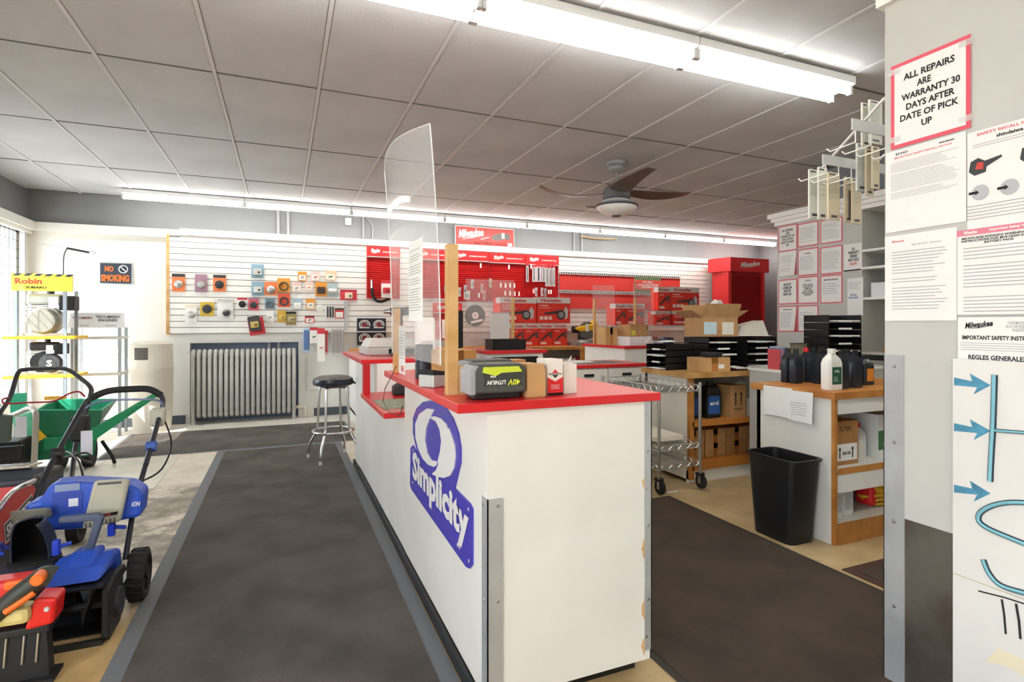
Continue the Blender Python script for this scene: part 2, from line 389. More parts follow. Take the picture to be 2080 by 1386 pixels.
# pipes and boxes on the grey band above the ledge
for lab, u in (('grey heating pipe rising above the ledge, nearer the window', 565), ('grey heating pipe rising above the ledge, second from the window', 585), ('thin painted conduit above the ledge beside a bent one', 738),
               ('grey pipe pair member above the ledge right of the red sign', 1166), ('slim grey pipe on the grey band, right of its twin', 1182)):
    p = onY(u, 470, YB-.03)
    solo(MB().cyl((0,0,0), (0,0,ZC-2.49), .022 if u < 600 else .016, n=10), 'wall_pipe', M('9c9d9f', .5), lab, 'pipe', (p.x, YB-.026, 2.487), smooth=40)
p = onY(757, 470, YB-.03)
solo(MB().tube([(0,0,0), (0,0,.18), (-.03,0,.26), (-.12,0,.35)], .012, 8), 'bent_conduit', M('9c9d9f', .5), 'bent painted conduit climbing from the white ledge', 'conduit', (p.x, YB-.02, 2.487), smooth=40)
p = onY(708, 450, YB-.05)
mo = thing('motion_sensor', 'small white motion sensor on the grey wall band', 'sensor', (p.x, YB-.001, p.z-.05))
MB().box(-.04, .04, -.06, 0, 0, .1).build('body', M('f2f2f0', .4), mo, bev=.012); MB().box(-.03, .03, -.064, -.058, .01, .045).build('lens', LGREY, mo)
p = onY(1220, 482, YB-.12)
solo(MB().sheet(lambda s, t: (-.35+.7*s, .05*t, -.02*math.sin(s*PI)), 8, 1), 'loose_trim_strip', PINE, 'loose bowed tan strip hanging below the ceiling lights', 'trim strip', (p.x, YB-.08, p.z), solid=.012)

# ------------------------------------------------------------------ carded parts hanging on the slats
def pack(label, box, card, item, ic, head=None, tilt=0, lift=0, name='carded_part', z4=True, yy=0):
    x0, y0, x1, y1 = box
    if z4: x0, x1, y0, y1 = 320+x0*.2308, 320+x1*.2308, 460+y0*.2308, 460+y1*.2308
    Y = YS-.03-yy; a = onY(x0, y0, Y); b = onY(x1, y1, Y); w_, h_ = b.x-a.x, a.z-b.z
    t = thing(name, label, 'hanging pack', ((a.x+b.x)/2, Y+.012, (a.z+b.z)/2), ry=tilt)
    MB().box(-w_/2, w_/2, 0, .005, -h_/2, h_/2).build('card', card, t)
    if head: MB().box(-w_/2, w_/2, -.0015, 0, h_*.33, h_/2).build('header', head, t)
    MB().tube([(0, min(.014+yy, .05), h_*.55), (0, -.03, h_*.55), (0, -.05, h_*.58)], .002, 5).build('hook', CHROME, t)
    R = min(w_, h_)*.36; zc = -h_*.08
    if item == 'cap':
        MB().lathe([(R,-.001), (R*1.02,-.012), (R*.82,-.03), (R*.4,-.036), (R*.02,-.037)], (0,0,zc), 20, 'y').build('cap', ic, t, smooth=40)
        MB().box(-R*.6, R*.6, -.045, -.034, zc-R*.1, zc+R*.1).build('grip', ic, t)
    elif item == 'ring':
        MB().tube([(R*.95*math.cos(q), -.012, zc+R*.95*math.sin(q)) for q in (2*PI*k/20 for k in range(20))], R*.2, 7, closed=True).build('ring', ic, t, smooth=60)
    elif item == 'box': MB().box(-R*.95, R*.95, -.035, -.0005, zc-R*.8, zc+R*.8).build('part', ic, t, bev=.006); MB().lathe([(R*.25,-.05), (R*.25,-.03)], (R*.3,0,zc-R*.1), 12, 'y').build('outlet', BLACKM, t)
    elif item == 'dome': MB().lathe([(R,-.001), (R*.95,-.02), (R*.6,-.04), (R*.1,-.045)], (0,0,zc), 20, 'y').build('dome', ic, t, smooth=60)
    elif item == 'pleat':
        m = MB()
        for k in range(7): m.box(-R+k*R*.3, -R+k*R*.3+R*.2, -.025, -.0005, zc-R*.9, zc+R*.9)
        m.build('pleated_filter', ic, t)
    elif item == 'small': MB().cyl((-R*.5, -.008, zc-R*.2), (R*.5, -.008, zc+R*.15), R*.18, n=8).build('part', ic, t); MB().box(-w_*.4, w_*.4, -.0012, 0, -h_*.42, h_*.12).build('window_film', M('f4f2ea', .3), t)
    elif item == 'roll': MB().cyl((-R, -.03, zc), (R, -.03, zc), R*.55, n=16).build('roll', ic, t, smooth=40)
    elif item == 'sticks':
        for k in range(3): MB().cyl((-w_*.3+k*w_*.3, -.012, -h_*.4), (-w_*.3+k*w_*.3, -.012, h_*.42), w_*.09, n=10).build('stick', ic, t, smooth=40)
    elif item == 'bag':
        MB().sheet(lambda s, q: (-w_/2+w_*s, -.03*math.sin(s*PI)*math.sin(q*PI)-.001, -h_/2+h_*q), 6, 6).build('clear_bag', FILM, t, smooth=60)
        MB().lathe([(R*.7,-.001), (R*.7,-.02), (R*.3,-.026)], (R*.2,0,zc-R*.5), 14, 'y').build('cap', ic, t, smooth=40)
    return t
OR = M('ee8450', .5); OY = M('eb9c3c', .5); BL = M('86a7b8', .5); PK = M('eec9c2', .5); SIL = M('c2c2c0', .3, metal=.6); WH = M('f3f1ec', .5); DK = M('3a3c40', .45); RD = M('d23b45', .5); YL = M('d8b63e', .5); PU = M('a57f92', .5); AMB = M('c9a23c', .4); OLV = M('9c8f5c', .5)
pack('orange card with silver domed gas cap, nearest the wooden end strip', (125,415,240,575), OR, 'dome', SIL, DK)
pack('mauve and white card holding a chrome cap with red centre', (328,420,435,580), PU, 'cap', SIL, None)
pack('orange card with dark slotted gas cap under black header', (488,425,600,575), OR, 'cap', DK, DK)
pack('blue card with silver muffler box, the higher of two', (825,330,935,455), BL, 'box', SIL)
pack('blue card with silver muffler box, hung under its twin', (828,485,938,610), BL, 'box', SIL)
pack('orange card with pale rounded muffler beside blue card', (940,487,1055,607), OR, 'dome', SIL)
pack('amber card with dark brass ring above the red one', (1055,455,1165,580), OY, 'ring', M('5b4a2e', .4))
pack('red-orange card with black ring gasket', (1062,590,1165,710), M('e2583a', .5), 'ring', DK)
pack('small orange card with white window, highest orange one', (1235,397,1312,480), OY, 'small', GREY)
pack('pale pink small parts card beside highest orange card', (1350,395,1430,480), PK, 'small', RD)
pack('peach small parts card tilted on its hook', (1478,388,1570,478), M('f0c8a4', .5), 'small', M('4c7a4c', .5), tilt=.12)
pack('pale pink card with white window next to brass ring', (1185,490,1265,575), PK, 'small', GREY)
pack('pale pink card with orange part and narrow window', (1300,487,1370,570), PK, 'small', OR)
pack('orange card with dark pleated air filter', (1390,490,1490,617), OY, 'pleat', DK)
pack('grey-blue card with white roll filter', (1492,495,1587,620), M('a9b9bb', .5), 'roll', WH)
pack('wide red boxed part hanging beside the louvred display', (1610,555,1755,650), RD, 'box', M('ead9c4', .5), M('b8324a', .5))
pack('white card with large silver disc cap, low by end strip', (240,690,345,840), WH, 'cap', SIL, M('e8dcc0', .5))
pack('yellow card with black gas cap', (375,640,495,790), YL, 'cap', DK, WH)
pack('clear bag with white-topped part and dark cap', (525,640,665,810), WH, 'bag', DK, M('b9b2a6', .5))
pack('white card with red header and small black knob', (700,630,790,725), WH, 'cap', BLACKM, RD)
pack('red clamshell with dark knob', (800,625,890,740), M('d8596a', .5), 'cap', DK, PU)
pack('blue card with small steel ring', (945,635,1030,725), M('6e93aa', .5), 'ring', M('6a6258', .4))
pack('blue card with white tube part', (1190,635,1270,730), M('a5bccb', .5), 'small', WH)
pack('orange card with pale window, the lowest orange one', (1308,638,1385,730), OY, 'small', GREY)
pack('yellow and black boxed part in front of a red box, hung askew', (800,790,905,920), DK, 'box', M('c9ad62', .5), tilt=-.15, yy=.09)
pack('red boxed filter hung askew at the slatwall bottom', (800,800,940,955), RD, 'box', M('b8282c', .5), tilt=-.16)
pack('clear card with grey cone-shaped part', (955,745,1025,840), WH, 'small', GREY)
pack('amber filter bag hanging low', (1055,740,1130,845), AMB, 'box', M('d8b85c', .5))
pack('olive filter bag with black top', (1130,750,1220,870), OLV, 'box', M('b8a878', .5), BLACKM)
pack('small red and dark pack hanging alone', (1298,785,1380,850), RD, 'small', DK, DK)
pack('white card with three dark spark plug sticks', (1480,695,1560,815), WH, 'sticks', DK)
pack('red boxed part beside the spark plug card', (1560,720,1640,810), RD, 'small', WH, DK)
pack('tiny white tag pack on a bare hook', (1405,690,1450,745), WH, 'small', GREY)
p = onY(703, 640, YS-.04); solo(MB().box(-.022, .022, 0, .02, -.22, .2).box(-.022, -.018, -.015, 0, -.22, .2), 'metal_bracket', ALU, 'long upright metal bracket hung on the slats', 'bracket', (p.x, YS-.025, p.z+.01))
def z5(x0, y0, x1, y1): return (330+x0*.2453, 640+y0*.2453, 330+x1*.2453, 640+y1*.2453)
pack('blue screwdriver in clear pack under the slatwall', z5(1165,110,1220,310), M('bcd0e2', .4), 'sticks', M('4a6fb0', .4), z4=False)
pack('white card with red header and blue driver bit', z5(1220,105,1290,235), WH, 'small', M('39506f', .4), RD, z4=False, yy=.03)
pack('long white card hanging lowest under red header', z5(1282,110,1345,385), WH, 'small', M('c77', .5) if False else RD, RD, z4=False, yy=.045)
pack('narrow red and white tool card', z5(1337,130,1372,330), M('e0c4c0', .5), 'sticks', RD, RD, z4=False)
for k, lab in enumerate(('clear file strip nearest the red tool card', 'clear file strip, second from the red tool card', 'clear file strip, third from the red tool card', 'clear file strip farthest from the red tool card')):
    pack(lab, z5(1398+27*k,105,1420+27*k,338), M('d9d7d4', .4), 'sticks', M('b0a8aa', .4), z4=False)

# black sanding-pad cards left of the counter screen
bk = thing('blade_display', 'black card display of white saw guard shapes in two rows', 'display', tuple(onY(755, 674, YS-.05)))
MB().box(-.2, .2, 0, .03, -.19, .19).build('back_card', M('1c1f28', .5), bk)
for i in range(2):
    for j in range(2):
        m = MB(); cx, cz = -.1+.2*i, .1-.19*j
        m.tube([(cx+.07*math.cos(q), -.01, cz+.06*math.sin(q)) for q in (PI*k/8-.3 for k in range(12))], .008, 6)
        m.tube([(cx+.045*math.cos(q), -.01, cz+.04*math.sin(q)) for q in (PI*k/8-.3 for k in range(12))], .006, 6); m.box(cx-.07, cx+.07, -.012, 0, cz-.05, cz-.035)
        m.build('guard_shape', M('d8d6d6', .4), bk); MB().box(cx-.025, cx+.025, -.018, 0, cz-.03, cz+.02).build('red_part', M('8e2730', .5), bk)
MB().box(-.2, .2, -.06, 0, -.008, .006).build('shelf_edge', LGREY, bk)

# ------------------------------------------------------------------ red louvred tool displays with branded headers
LOUV = M('cf2428', .45); RH = M('de2f33', .4)
def bay(label, u0, u1, vt, vb, hang=0.0):
    a = onY(u0, 520, YS-.03); b = onY(u1, 520, YS-.03); zt = onY((u0+u1)/2, vt, YS-.03).z; zb = onY((u0+u1)/2, vb, YS-.03).z
    t = thing('tool_display', label, 'display', ((a.x+b.x)/2, YS-.03, zb)); w_ = b.x-a.x; h_ = zt-zb
    MB().box(-w_/2, w_/2, .01, .028, 0, h_).build('back_panel', LOUV, t)
    m = MB(); n = int((h_-.15)/.03)
    for k in range(n): z = .01+.03*k; m.add([(-w_/2+.01, .01, z), (w_/2-.01, .01, z), (w_/2-.01, -.004, z+.012), (-w_/2+.01, -.004, z+.012), (-w_/2+.01, .01, z+.02), (w_/2-.01, .01, z+.02)], [(0,1,2,3), (3,2,5,4)])
    m.build('louvres', LOUV, t)
    for s in (-1, 1): MB().box(s*(w_/2-.006)-.006, s*(w_/2-.006)+.006, -.008, .01, 0, h_-.13).build('side_rail', REDD, t)
    h = MB().box(-w_/2, w_/2, -.03, .01, h_-.14, h_).build('header', RH, t)
    MB().box(-w_/2, w_/2, -.034, -.005, h_-.155, h_-.143).build('ticket_rail', LGREY, t)
    logo(h, -w_*.25, h_-.07, w_*.27, .09, WHITE, -.031); text(h, 'NOTHING BUT HEAVY DUTY', w_*.2, h_-.075, w_*.46, .022, WHITE, -.031)
    return t
def tags(t, pts):
    for (u, v) in pts:
        p = onY(u, v, YS-.08); l = t.location
        MB().box(p.x-l.x-.014, p.x-l.x+.014, -.052, -.05, p.z-l.z-.035, p.z-l.z+.035).build('price_tag', WH, t)
        MB().tube([(p.x-l.x, .01, p.z-l.z+.03), (p.x-l.x, -.06, p.z-l.z+.03)], .0025, 5).build('peg_hook', CHROME, t)
b0 = bay('red louvred tool display with a coiled black hose on it', 745, 812, 502, 607)
b1 = bay('red louvred display bay half behind the counter post', 838, 914.5, 508, 606)
b2 = bay('red louvred display bay with two price tags at the top', 915.5, 992, 511, 612)
b3 = bay('red louvred display bay with one price tag at the top', 993, 1065, 516, 612)
b4 = bay('red louvred display bay hung with saw blade packs', 1066, 1133.5, 520, 612)
def zz(x, y): return 740+x*.2165, 420+y*.2165
tags(b2, [zz(*p) for p in ((872,543), (1092,553), (845,838), (1075,832))])
tags(b3, [zz(*p) for p in ((1357,567), (1280,735), (1325,740), (1368,738), (1408,740), (1322,812), (1367,812), (1412,816), (1452,818))])
tags(b4, [zz(*p) for p in ((1565,562), (1588,792), (1730,800), (1752,800))])
for k, (x0, y0, x1, y1, lab) in enumerate(((1522,530,1545,705,'slim saw blade pack next to a price tag'), (1580,545,1608,705,'saw blade pack touching the wide mauve one'), (1610,540,1665,705,'wide mauve saw blade pack'), (1672,545,1700,705,'saw blade pack between wide mauve pack and long ones'), (1703,545,1730,748,'long saw blade pack, first of three'), (1735,545,1760,748,'long saw blade pack, middle of three'), (1768,545,1792,748,'long saw blade pack, last of three by the white slats'))):
    u0, v0 = zz(x0, y0); u1, v1 = zz(x1, y1); a = onY(u0, v0, YS-.09); b = onY(u1, v1, YS-.09)
    t = thing('blade_pack', lab, 'blade pack', ((a.x+b.x)/2, YS-.082, b.z), group='saw blade packs'); w_, h_ = b.x-a.x, a.z-b.z
    MB().box(-w_/2, w_/2, 0, .012, 0, h_).build('sleeve', M('d9cfd4', .4) if k == 2 else M('d5d3d2', .35), t)
    MB().box(-w_/2, w_/2, -.002, .013, h_*.86, h_).build('red_top', RD, t); MB().box(-w_*.12, w_*.12, -.003, 0, h_*.05, h_*.8).build('blade', DGREY, t)
for (x, y, lab, c) in ((783,775,'round blue and white pack on the red louvres','7fa9cc'), (850,770,'small clear bit pack on the louvres beside blue one','cfc8c4'), (898,800,'tall clear bit pack low on the louvres','cbb9b6'), (950,765,'small grey bit pack between tall packs','c2b4b2'), (965,830,'wide clear bit pack lowest on the louvres','cdbfbc'), (1017,725,'clear hole saw pack on the louvres','d3c6c2'), (1186,715,'long tan bit pack on the louvres','c8b08e'), (1108,765,'clear pink bit pack on the louvres','d99c96'), (1130,830,'tall pink bit pack on the louvres','dc8f88'), (1617,800,'narrow pack under the saw blades','c9bcbc'), (1672,800,'narrow grey pack under the saw blades','bfb4b8'), (1703,805,'narrow dark pack under the long blades','a99aa0')):
    u, v = zz(x, y); p = onY(u, v, YS-.09)
    t = thing('bit_pack', lab, 'bit pack', (p.x, YS-.075, p.z-.05)); wd = .1 if 'round' in lab or 'wide' in lab else .045; hh = .1 if 'small' in lab or 'round' in lab else .14
    MB().box(-wd/2, wd/2, 0, .006, -hh/2+.05, hh/2+.05).build('card', M(c, .4), t)
    MB().cyl((0, -.012, .02), (0, -.012, .07), wd*.2, n=10).build('bit', M('8a8d92', .35, metal=.5), t)
# hose on the first bay
hp = lambda x, y: onY(320+x*.2308, 460+y*.2308, YS-.056)
t = thing('vacuum_hose', 'black corrugated vacuum hose with steel tip on red display', 'hose', tuple(hp(1900, 620)))
q = [hp(*p)-t.location for p in ((1888,540), (1890,575), (1900,620), (1930,655), (1980,660), (2040,635))]
MB().tube(q, .02, 8).build('hose', BLACKM, t, smooth=60); MB().tube([hp(1883,470)-t.location, hp(1886,545)-t.location], .014, 8, r2=.019).build('tip', CHROME, t, smooth=60)
pack('white and red boxed pump on first louvred display', (1970,475,2060,630), WH, 'box', RD, RD, yy=.065)
# second tier: small red panel with a notice, grinding disc
b5 = bay('lower red louvred display with a torn white notice', 880, 937, 616, 690)
MB().box(-.1, .12, -.06, -.055, .02, .3).build('white_notice', WH, b5)
p = onY(*zz(1040, 1022), YS-.02)
gd = thing('grinding_disc', 'large grey abrasive cutting disc hung on the slats', 'grinding disc', (p.x, YS-.02, p.z))
MB().lathe([(.162,0), (.162,-.008)], n=36, axis='y').build('disc', M('5b5551', .9, bump=.3, scale=30), gd)
MB().lathe([(.055,-.0085), (.055,-.0105)], n=24, axis='y').build('label', M('e9dcdc', .6), gd); MB().lathe([(.01,-.011), (.01,-.013)], n=12, axis='y').build('arbor_hole', BLACK, gd)
MB().prism([(-.07,-.125), (.12,-.085), (.115,-.05), (-.075,-.09)], -.0095, -.0105).build('white_sticker', WH, gd)
# sign standing on the ledge
a = onY(926, 496, YB-.1); b = onY(1040, 503, YB-.1); tl = onY(932, 456, YB-.1)
sg = thing('tool_sign', 'red tool brand sign with a grey saw picture standing on the ledge', 'sign', ((a.x+b.x)/2+.02, YB-.09, 2.486), rx=-.06)
w_, h_ = b.x-a.x+.05, .29
MB().box(-w_/2, w_/2, 0, .02, 0, h_).build('panel', M('e0e0dd', .5), sg); MB().box(-w_/2+.008, w_/2-.008, -.002, 0, .008, h_-.008).build('red_face', M('dc3a36', .45), sg)
logo(sg, -w_*.24, h_*.58, w_*.42, h_*.62, WH, -.003); text(sg, 'ELECTRIC  TOOLS', w_*.1, h_*.14, w_*.58, h_*.13, INK, -.003); text(sg, 'HEAVY DUTY', -w_*.3, h_*.93, w_*.2, h_*.05, INK, -.003)
MB().prism([(w_*.02,h_*.44), (w_*.1,h_*.5), (w_*.16,h_*.66), (w_*.3,h_*.78), (w_*.42,h_*.72), (w_*.42,h_*.38), (w_*.33,h_*.42), (w_*.2,h_*.3), (w_*.13,h_*.36), (w_*.1,h_*.46)], -.0026, -.0034).build('saw_picture', M('5d5a58', .5), sg)
MB().prism([(-w_*.08,h_*.36), (w_*.06,h_*.5), (w_*.06,h_*.46), (-w_*.08,h_*.33)], -.0026, -.0032).build('saw_blade', WH, sg); MB().box(w_*.28, w_*.33, -.0042, -.0036, h_*.45, h_*.76).build('collar', LGREY, sg); MB().box(w_*.38, w_*.46, -.003, -.002, h_*.06, h_*.22).build('badge', WH, sg)

# ------------------------------------------------------------------ red pegboard strips right of the displays
def zr(x, y): return 1100+x*.2404, 480+y*.2404
Y1 = YS-.015
def rect(u0, v0, u1, v1, Y):
    a = onY(u0, v0, Y); b = onY(u1, v1, Y); return a.x, b.x, b.z, a.z
for (lab, x0, y0, x1, y1, yr0, yr1) in (('upper red panel under a punched steel rail', 150, 318, 1165, 452, 300, 325), ('lower red panel under a punched steel rail', 150, 478, 1010, 610, 458, 482)):
    xa, _, _, zt = rect(*zr(x0, y0), *zr(x0+5, y1), Y1); xb = onY(*zr(x1, y0), Y1).x; zt = onY(*zr(x0, y0), Y1).z; zb = onY(*zr(x0, y1), Y1).z; zr0 = onY(*zr(x0, yr0), Y1).z
    t = thing('rail_display', lab, 'display', ((xa+xb)/2, Y1-.012, zb)); wd = xb-xa
    MB().box(-wd/2, wd/2, 0, .012, 0, zt-zb).build('red_panel', M('d9423c', .45), t)
    r = MB().box(-wd/2, wd/2, -.02, .012, zt-zb-.005, zr0-zb).build('punched_rail', LGREY, t)
    m = MB(); n = int(wd/.043); hz = (zr0+zt)/2-zb
    for k in range(n): x = -wd/2+.02+.043*k; m.box(x, x+.022, -.0215, -.02, hz-.014, hz+.01)
    m.build('rail_slots', M('3a3a3a', .7), r)
    for k in range(6):
        x = -wd*.4+wd*.13*k+random.uniform(-.05, .05); MB().tube([(x,-.02,hz-.02), (x,-.1,hz-.03), (x,-.12,hz-.015)], .003, 5).build('peg_hook', CHROME, t)
p0 = onY(*zr(790, 475), YS-.2); p1 = onY(*zr(1010, 350), YS-.2)
t = thing('outdoor_tool_sign', 'red and green outdoor equipment header sign', 'sign', ((p0.x+p1.x)/2, YS-.2, p0.z)); wd, hh = p1.x-p0.x, p1.z-p0.z
MB().box(-wd/2, wd/2, 0, .02, 0, hh).build('panel', M('6f8a5f', .6, var=.3, scale=25), t); MB().box(-wd/2+.004, wd/2-.004, -.002, 0, hh*.2, hh*.8).build('red_band', M('de5a50', .5), t)
text(t, 'FUEL', 0, hh*.66, wd*.4, hh*.12, WH, -.003); text(t, 'OUTDOOR POWER\nEQUIPMENT', 0, hh*.42, wd*.8, hh*.26, WH, -.003)

# ------------------------------------------------------------------ Homelite blower boxes
HL = M('e23a2e', .5)
def hbox(label, u0, v0, u1, v1, Y, d, big=True, group=None, zbase=None):
    a = onY(u0, v0, Y); b = onY(u1, v1, Y); w_, h_ = b.x-a.x, a.z-b.z; z = b.z if zbase is None else zbase
    if zbase is not None: h_ = a.z-zbase
    t = thing('blower_box', label, 'boxed blower', ((a.x+b.x)/2, Y, z), group=group)
    MB().box(-w_/2, w_/2, 0, d, 0, h_).build('carton', HL, t)
    MB().box(-w_/2-.001, w_/2+.001, -.002, d*.6, h_*.78, h_+.001).build('white_band', M('d9d6d3', .5), t)
    text(t, 'Homelite', -w_*.08 if big else 0, h_*.885, w_*(.6 if big else .84), h_*.13, M('c9202a', .5), -.003, bold=.03)
    if big:
        text(t, '2-Cycle', -w_*.3, h_*.68, w_*.26, h_*.07, WH, -.003); lines_mb(-w_*.43, -w_*.05, h_*.52, h_*.62, 2, -.002).build('small_print', WH, t)
        MB().lathe([(h_*.19,-.002), (h_*.18,-.006), (h_*.05,-.007)], (w_*.22,0,h_*.33), 22, 'y').build('fan_picture', DK, t); MB().lathe([(h_*.12,-.0072), (h_*.11,-.0082)], (w_*.22,0,h_*.33), 18, 'y').build('fan_ring', M('777', .5) if False else GREY, t)
        MB().prism([(-w_*.3,h_*.4), (w_*.16,h_*.5), (w_*.2,h_*.38), (-w_*.28,h_*.34)], -.002, -.004).build('nozzle_picture', DK, t)
        MB().prism([(w_*.3,h_*.5), (w_*.36,h_*.66), (w_*.44,h_*.5), (w_*.42,h_*.2), (w_*.34,h_*.16)], -.002, -.003).build('engine_picture', M('c8c4c2', .5), t)
        for k in range(3): MB().box(-w_*.42+k*w_*.13, -w_*.32+k*w_*.13, -.003, 0, h_*.14, h_*.27).build('icon', M('ecd9d5', .5), t)
    else:
        text(t, '2-Cycle', -w_*.22, h_*.66, w_*.36, h_*.06, WH, -.003)
        MB().prism([(-w_*.42,h_*.18), (-w_*.38,h_*.28), (w_*.18,h_*.6), (w_*.24,h_*.5)], -.002, -.004).build('tube_picture', DK, t); MB().prism([(w_*.22,h_*.62), (w_*.42,h_*.66), (w_*.44,h_*.36), (w_*.3,h_*.34)], -.002, -.003).build('engine_picture', M('5a4f4c', .5), t)
        MB().box(-w_*.4, w_*.02, -.003, 0, h_*.07, h_*.18).build('icon', M('f2cdc6', .5), t)
    return t
YH = 7.62
zs = onY(1095, 703, YH).z
g1, g2 = 'large blower cartons on the bench', 'small blower cartons on the bench'
hbox('large red and white blower carton, upper layer, partly behind the screen post', 1016, 604, 1089, 657, YH+.02, .3, group=g1)
hbox('large red and white blower carton, upper layer beside the punched rails', 1091, 604, 1158, 657, YH+.02, .3, group=g1)
zmid = onY(1090, 657, YH+.02).z
for k, (u0, u1, lab) in enumerate(((1010, 1036, 'small red blower carton half hidden by white board'), (1038, 1065, 'small red blower carton behind the screen post'), (1066, 1094, 'small red blower carton, third from the yellow chop saw'), (1095, 1123, 'small red blower carton, second from the yellow chop saw'), (1124, 1152, 'small red blower carton next to the yellow chop saw'))):
    hbox(lab, u0, 657.6, u1, 703, YH, .26, False, g2, zs)
# right group
YH2 = 7.3
sh = solo(MB().box(-.75, .75, 0, .35, -.03, 0), 'wall_shelf', LGREY, 'pale shelf under the far red cartons', 'shelf', (onY(1340, 660, YH2).x, YH2-.02, onY(1368, 661, YH2).z))
zsh = sh.location.z+.0005
hbox('small red blower carton behind a wooden screen post by brown boxes', 1272, 617, 1309, 661, YH2, .26, False, None, zsh)
hbox('small red blower carton with its side toward the louvred rails', 1250, 617, 1271, 661, YH2, .26, False, None, zsh)
t = hbox('lower large red blower carton under another one', 1366, 632, 1420, 661, YH2, .3, True, None, zsh)
hbox('large red blower carton stacked on top at the far end', 1362, 583, 1420, 632, YH2, .3)
hbox('narrow red and white carton beside stacked blower cartons', 1337, 583, 1361, 631, YH2, .2, False)
hbox('flat red carton under the narrow one', 1331, 632.5, 1360, 661, YH2, .2, False, None, zsh)
# Milwaukee tower
Yt = 7.45; zt = onY(1510, 525, Yt).z
xa, xb = onY(1484, 540, Yt).x, onY(1562, 540, Yt).x; wd = xb-xa
t = thing('tool_tower', 'tall red tool tower with wide branded header and louvred front', 'display', ((xa+xb)/2, Yt, 0))
MB().box(-wd/2+.03, wd/2-.06, .1, .45, .0, zt-.2).build('louvre_back', M('a5161b', .5), t)
m = MB()
for k in range(56): z = .35+.032*k; m.add([(-wd/2+.07,.1,z), (wd/2-.1,.1,z), (wd/2-.1,.075,z+.014), (-wd/2+.07,.075,z+.014)], [(0,1,2,3)])
m.build('louvres', M('b5191f', .5), t)
MB().box(-wd/2+.0, -wd/2+.07, .05, .45, 0, zt-.2).build('side_post', RH, t); MB().box(wd/2-.1, wd/2-.05, .05, .45, 0, zt-.2).build('side_post', RH, t)
h = MB().prism([(-wd/2-.1,.35), (-wd/2,0), (wd/2,0), (wd/2,.45), (-wd/2-.1,.45)], zt-.235, zt+.01, 'xy').build('header', RH, t); logo(h, 0, zt-.11, wd*.5, .13, WH, -.002)
MB().box(-wd/2-.02, wd/2, .06, .5, 0, .12).build('plinth', REDD, t)
# white door behind the tower
dr = thing('door_1', 'white panelled door beyond the red tool tower', None, (8.0, YB-.06, 0), kind='structure')
MB().box(-.7, .62, 0, .055, 0, 2.3).build('door_leaf', WHITE, dr)
for s in (-1, 1): MB().box(s*.3-.22, s*.3+.22, -.012, 0, 1.1, 1.9).build('door_panel', LGREY, dr)

# ------------------------------------------------------------------ cast-iron radiator
RADM = M('b5b3ae', .45, metal=.25, var=.1, scale=8)
rz1 = .955
rd = thing('radiator', 'silver-painted cast-iron column radiator under the slatwall', 'radiator', (-1.075, 7.99, 0))
n = 20; pitch = 1.245/n; proto = None
for k in range(n):
    if proto is None:
        m = MB(); prof = [(-.075,.1), (-.085,.14), (-.085,rz1-.09), (-.04,rz1-.015), (0,rz1), (.04,rz1-.015), (.085,rz1-.09), (.085,.14), (.075,.1), (0,.07)]
        def ring(x, s): return [(x, p[0]*s, .5+(p[1]-.5)*(1-(1-s)*.12)) for p in prof]
        m.loft([ring(-.026, .72), ring(-.016, .96), ring(0, 1), ring(.016, .96), ring(.026, .72)])
        proto = o = m.build('radiator_section', RADM, rd, smooth=50)
    else: o = proto.copy(); COL.objects.link(o)
    o.location.x = pitch*(k+.5)
for x in (pitch*.5, 1.245-pitch*.5):
    for y in (-.055, .055): MB().cyl((x,y,.1), (x,y,0), .02, .026, 10).build('foot', RADM, rd, smooth=40)
MB().cyl((.02,0,.17), (1.22,0,.17), .03).cyl((.02,0,rz1-.12), (1.22,0,rz1-.12), .03).build('manifold', M('3e4560', .5), rd)
MB().tube([(1.245,0,.15), (1.36,0,.15), (1.36,0,.03)], .022, 8).build('valve', CREAM, rd, smooth=40); MB().cyl((-.05,0,rz1-.04), (.02,0,rz1-.04), .008).build('bleed_key', STEEL, rd)
for u in (547, 566):
    p = onY(u, 697, YB+.05); solo(MB().cyl((0,0,0), (0,0,.3), .02, n=10), 'niche_pipe', M('9a9ca0', .5), 'grey pipe dropping behind the radiator, %s' % ('nearer the trash can' if u < 550 else 'farther from the trash can'), 'pipe', (p.x, YB+.07, .76), smooth=40)
p = onY(620, 720, YB-.03)
solo(MB().tube([(0,0,.72), (0,0,.3), (.02,0,.27), (.3,0,.27)], .014, 8), 'gas_pipe', M('d9d8d4', .5), 'white painted pipe running down and along beside the radiator', 'pipe', (p.x+.02, YB-.017, .1), smooth=40)

# ------------------------------------------------------------------ round beige trash can with swing slot
p = onZ(307, 876)
tc = thing('trash_can', 'tall round beige trash can with a square dark opening', 'trash can', (p.x+.01, 7.72, 0)); R = .215
TCM = M('d8d2c4', .5, var=.08, scale=4)
MB().lathe([(R*.9,0), (R*.97,.3), (R,.72), (R*1.03,.73), (R*1.03,.76)], n=32).build('bin_body', TCM, tc, smooth=40)
hd = MB().lathe([(R*1.0,.74), (R*.98,.95), (R*.97,1.04), (R*.85,1.065), (R*.1,1.08)], n=32).build('hood', TCM, tc, smooth=40)
m = MB(); m.sheet(lambda s, q: (R*1.0*math.cos(-2.35+.75*s), R*1.0*math.sin(-2.35+.75*s), .86+.14*q), 6, 1).build('opening', M('5c5853', .7), hd)

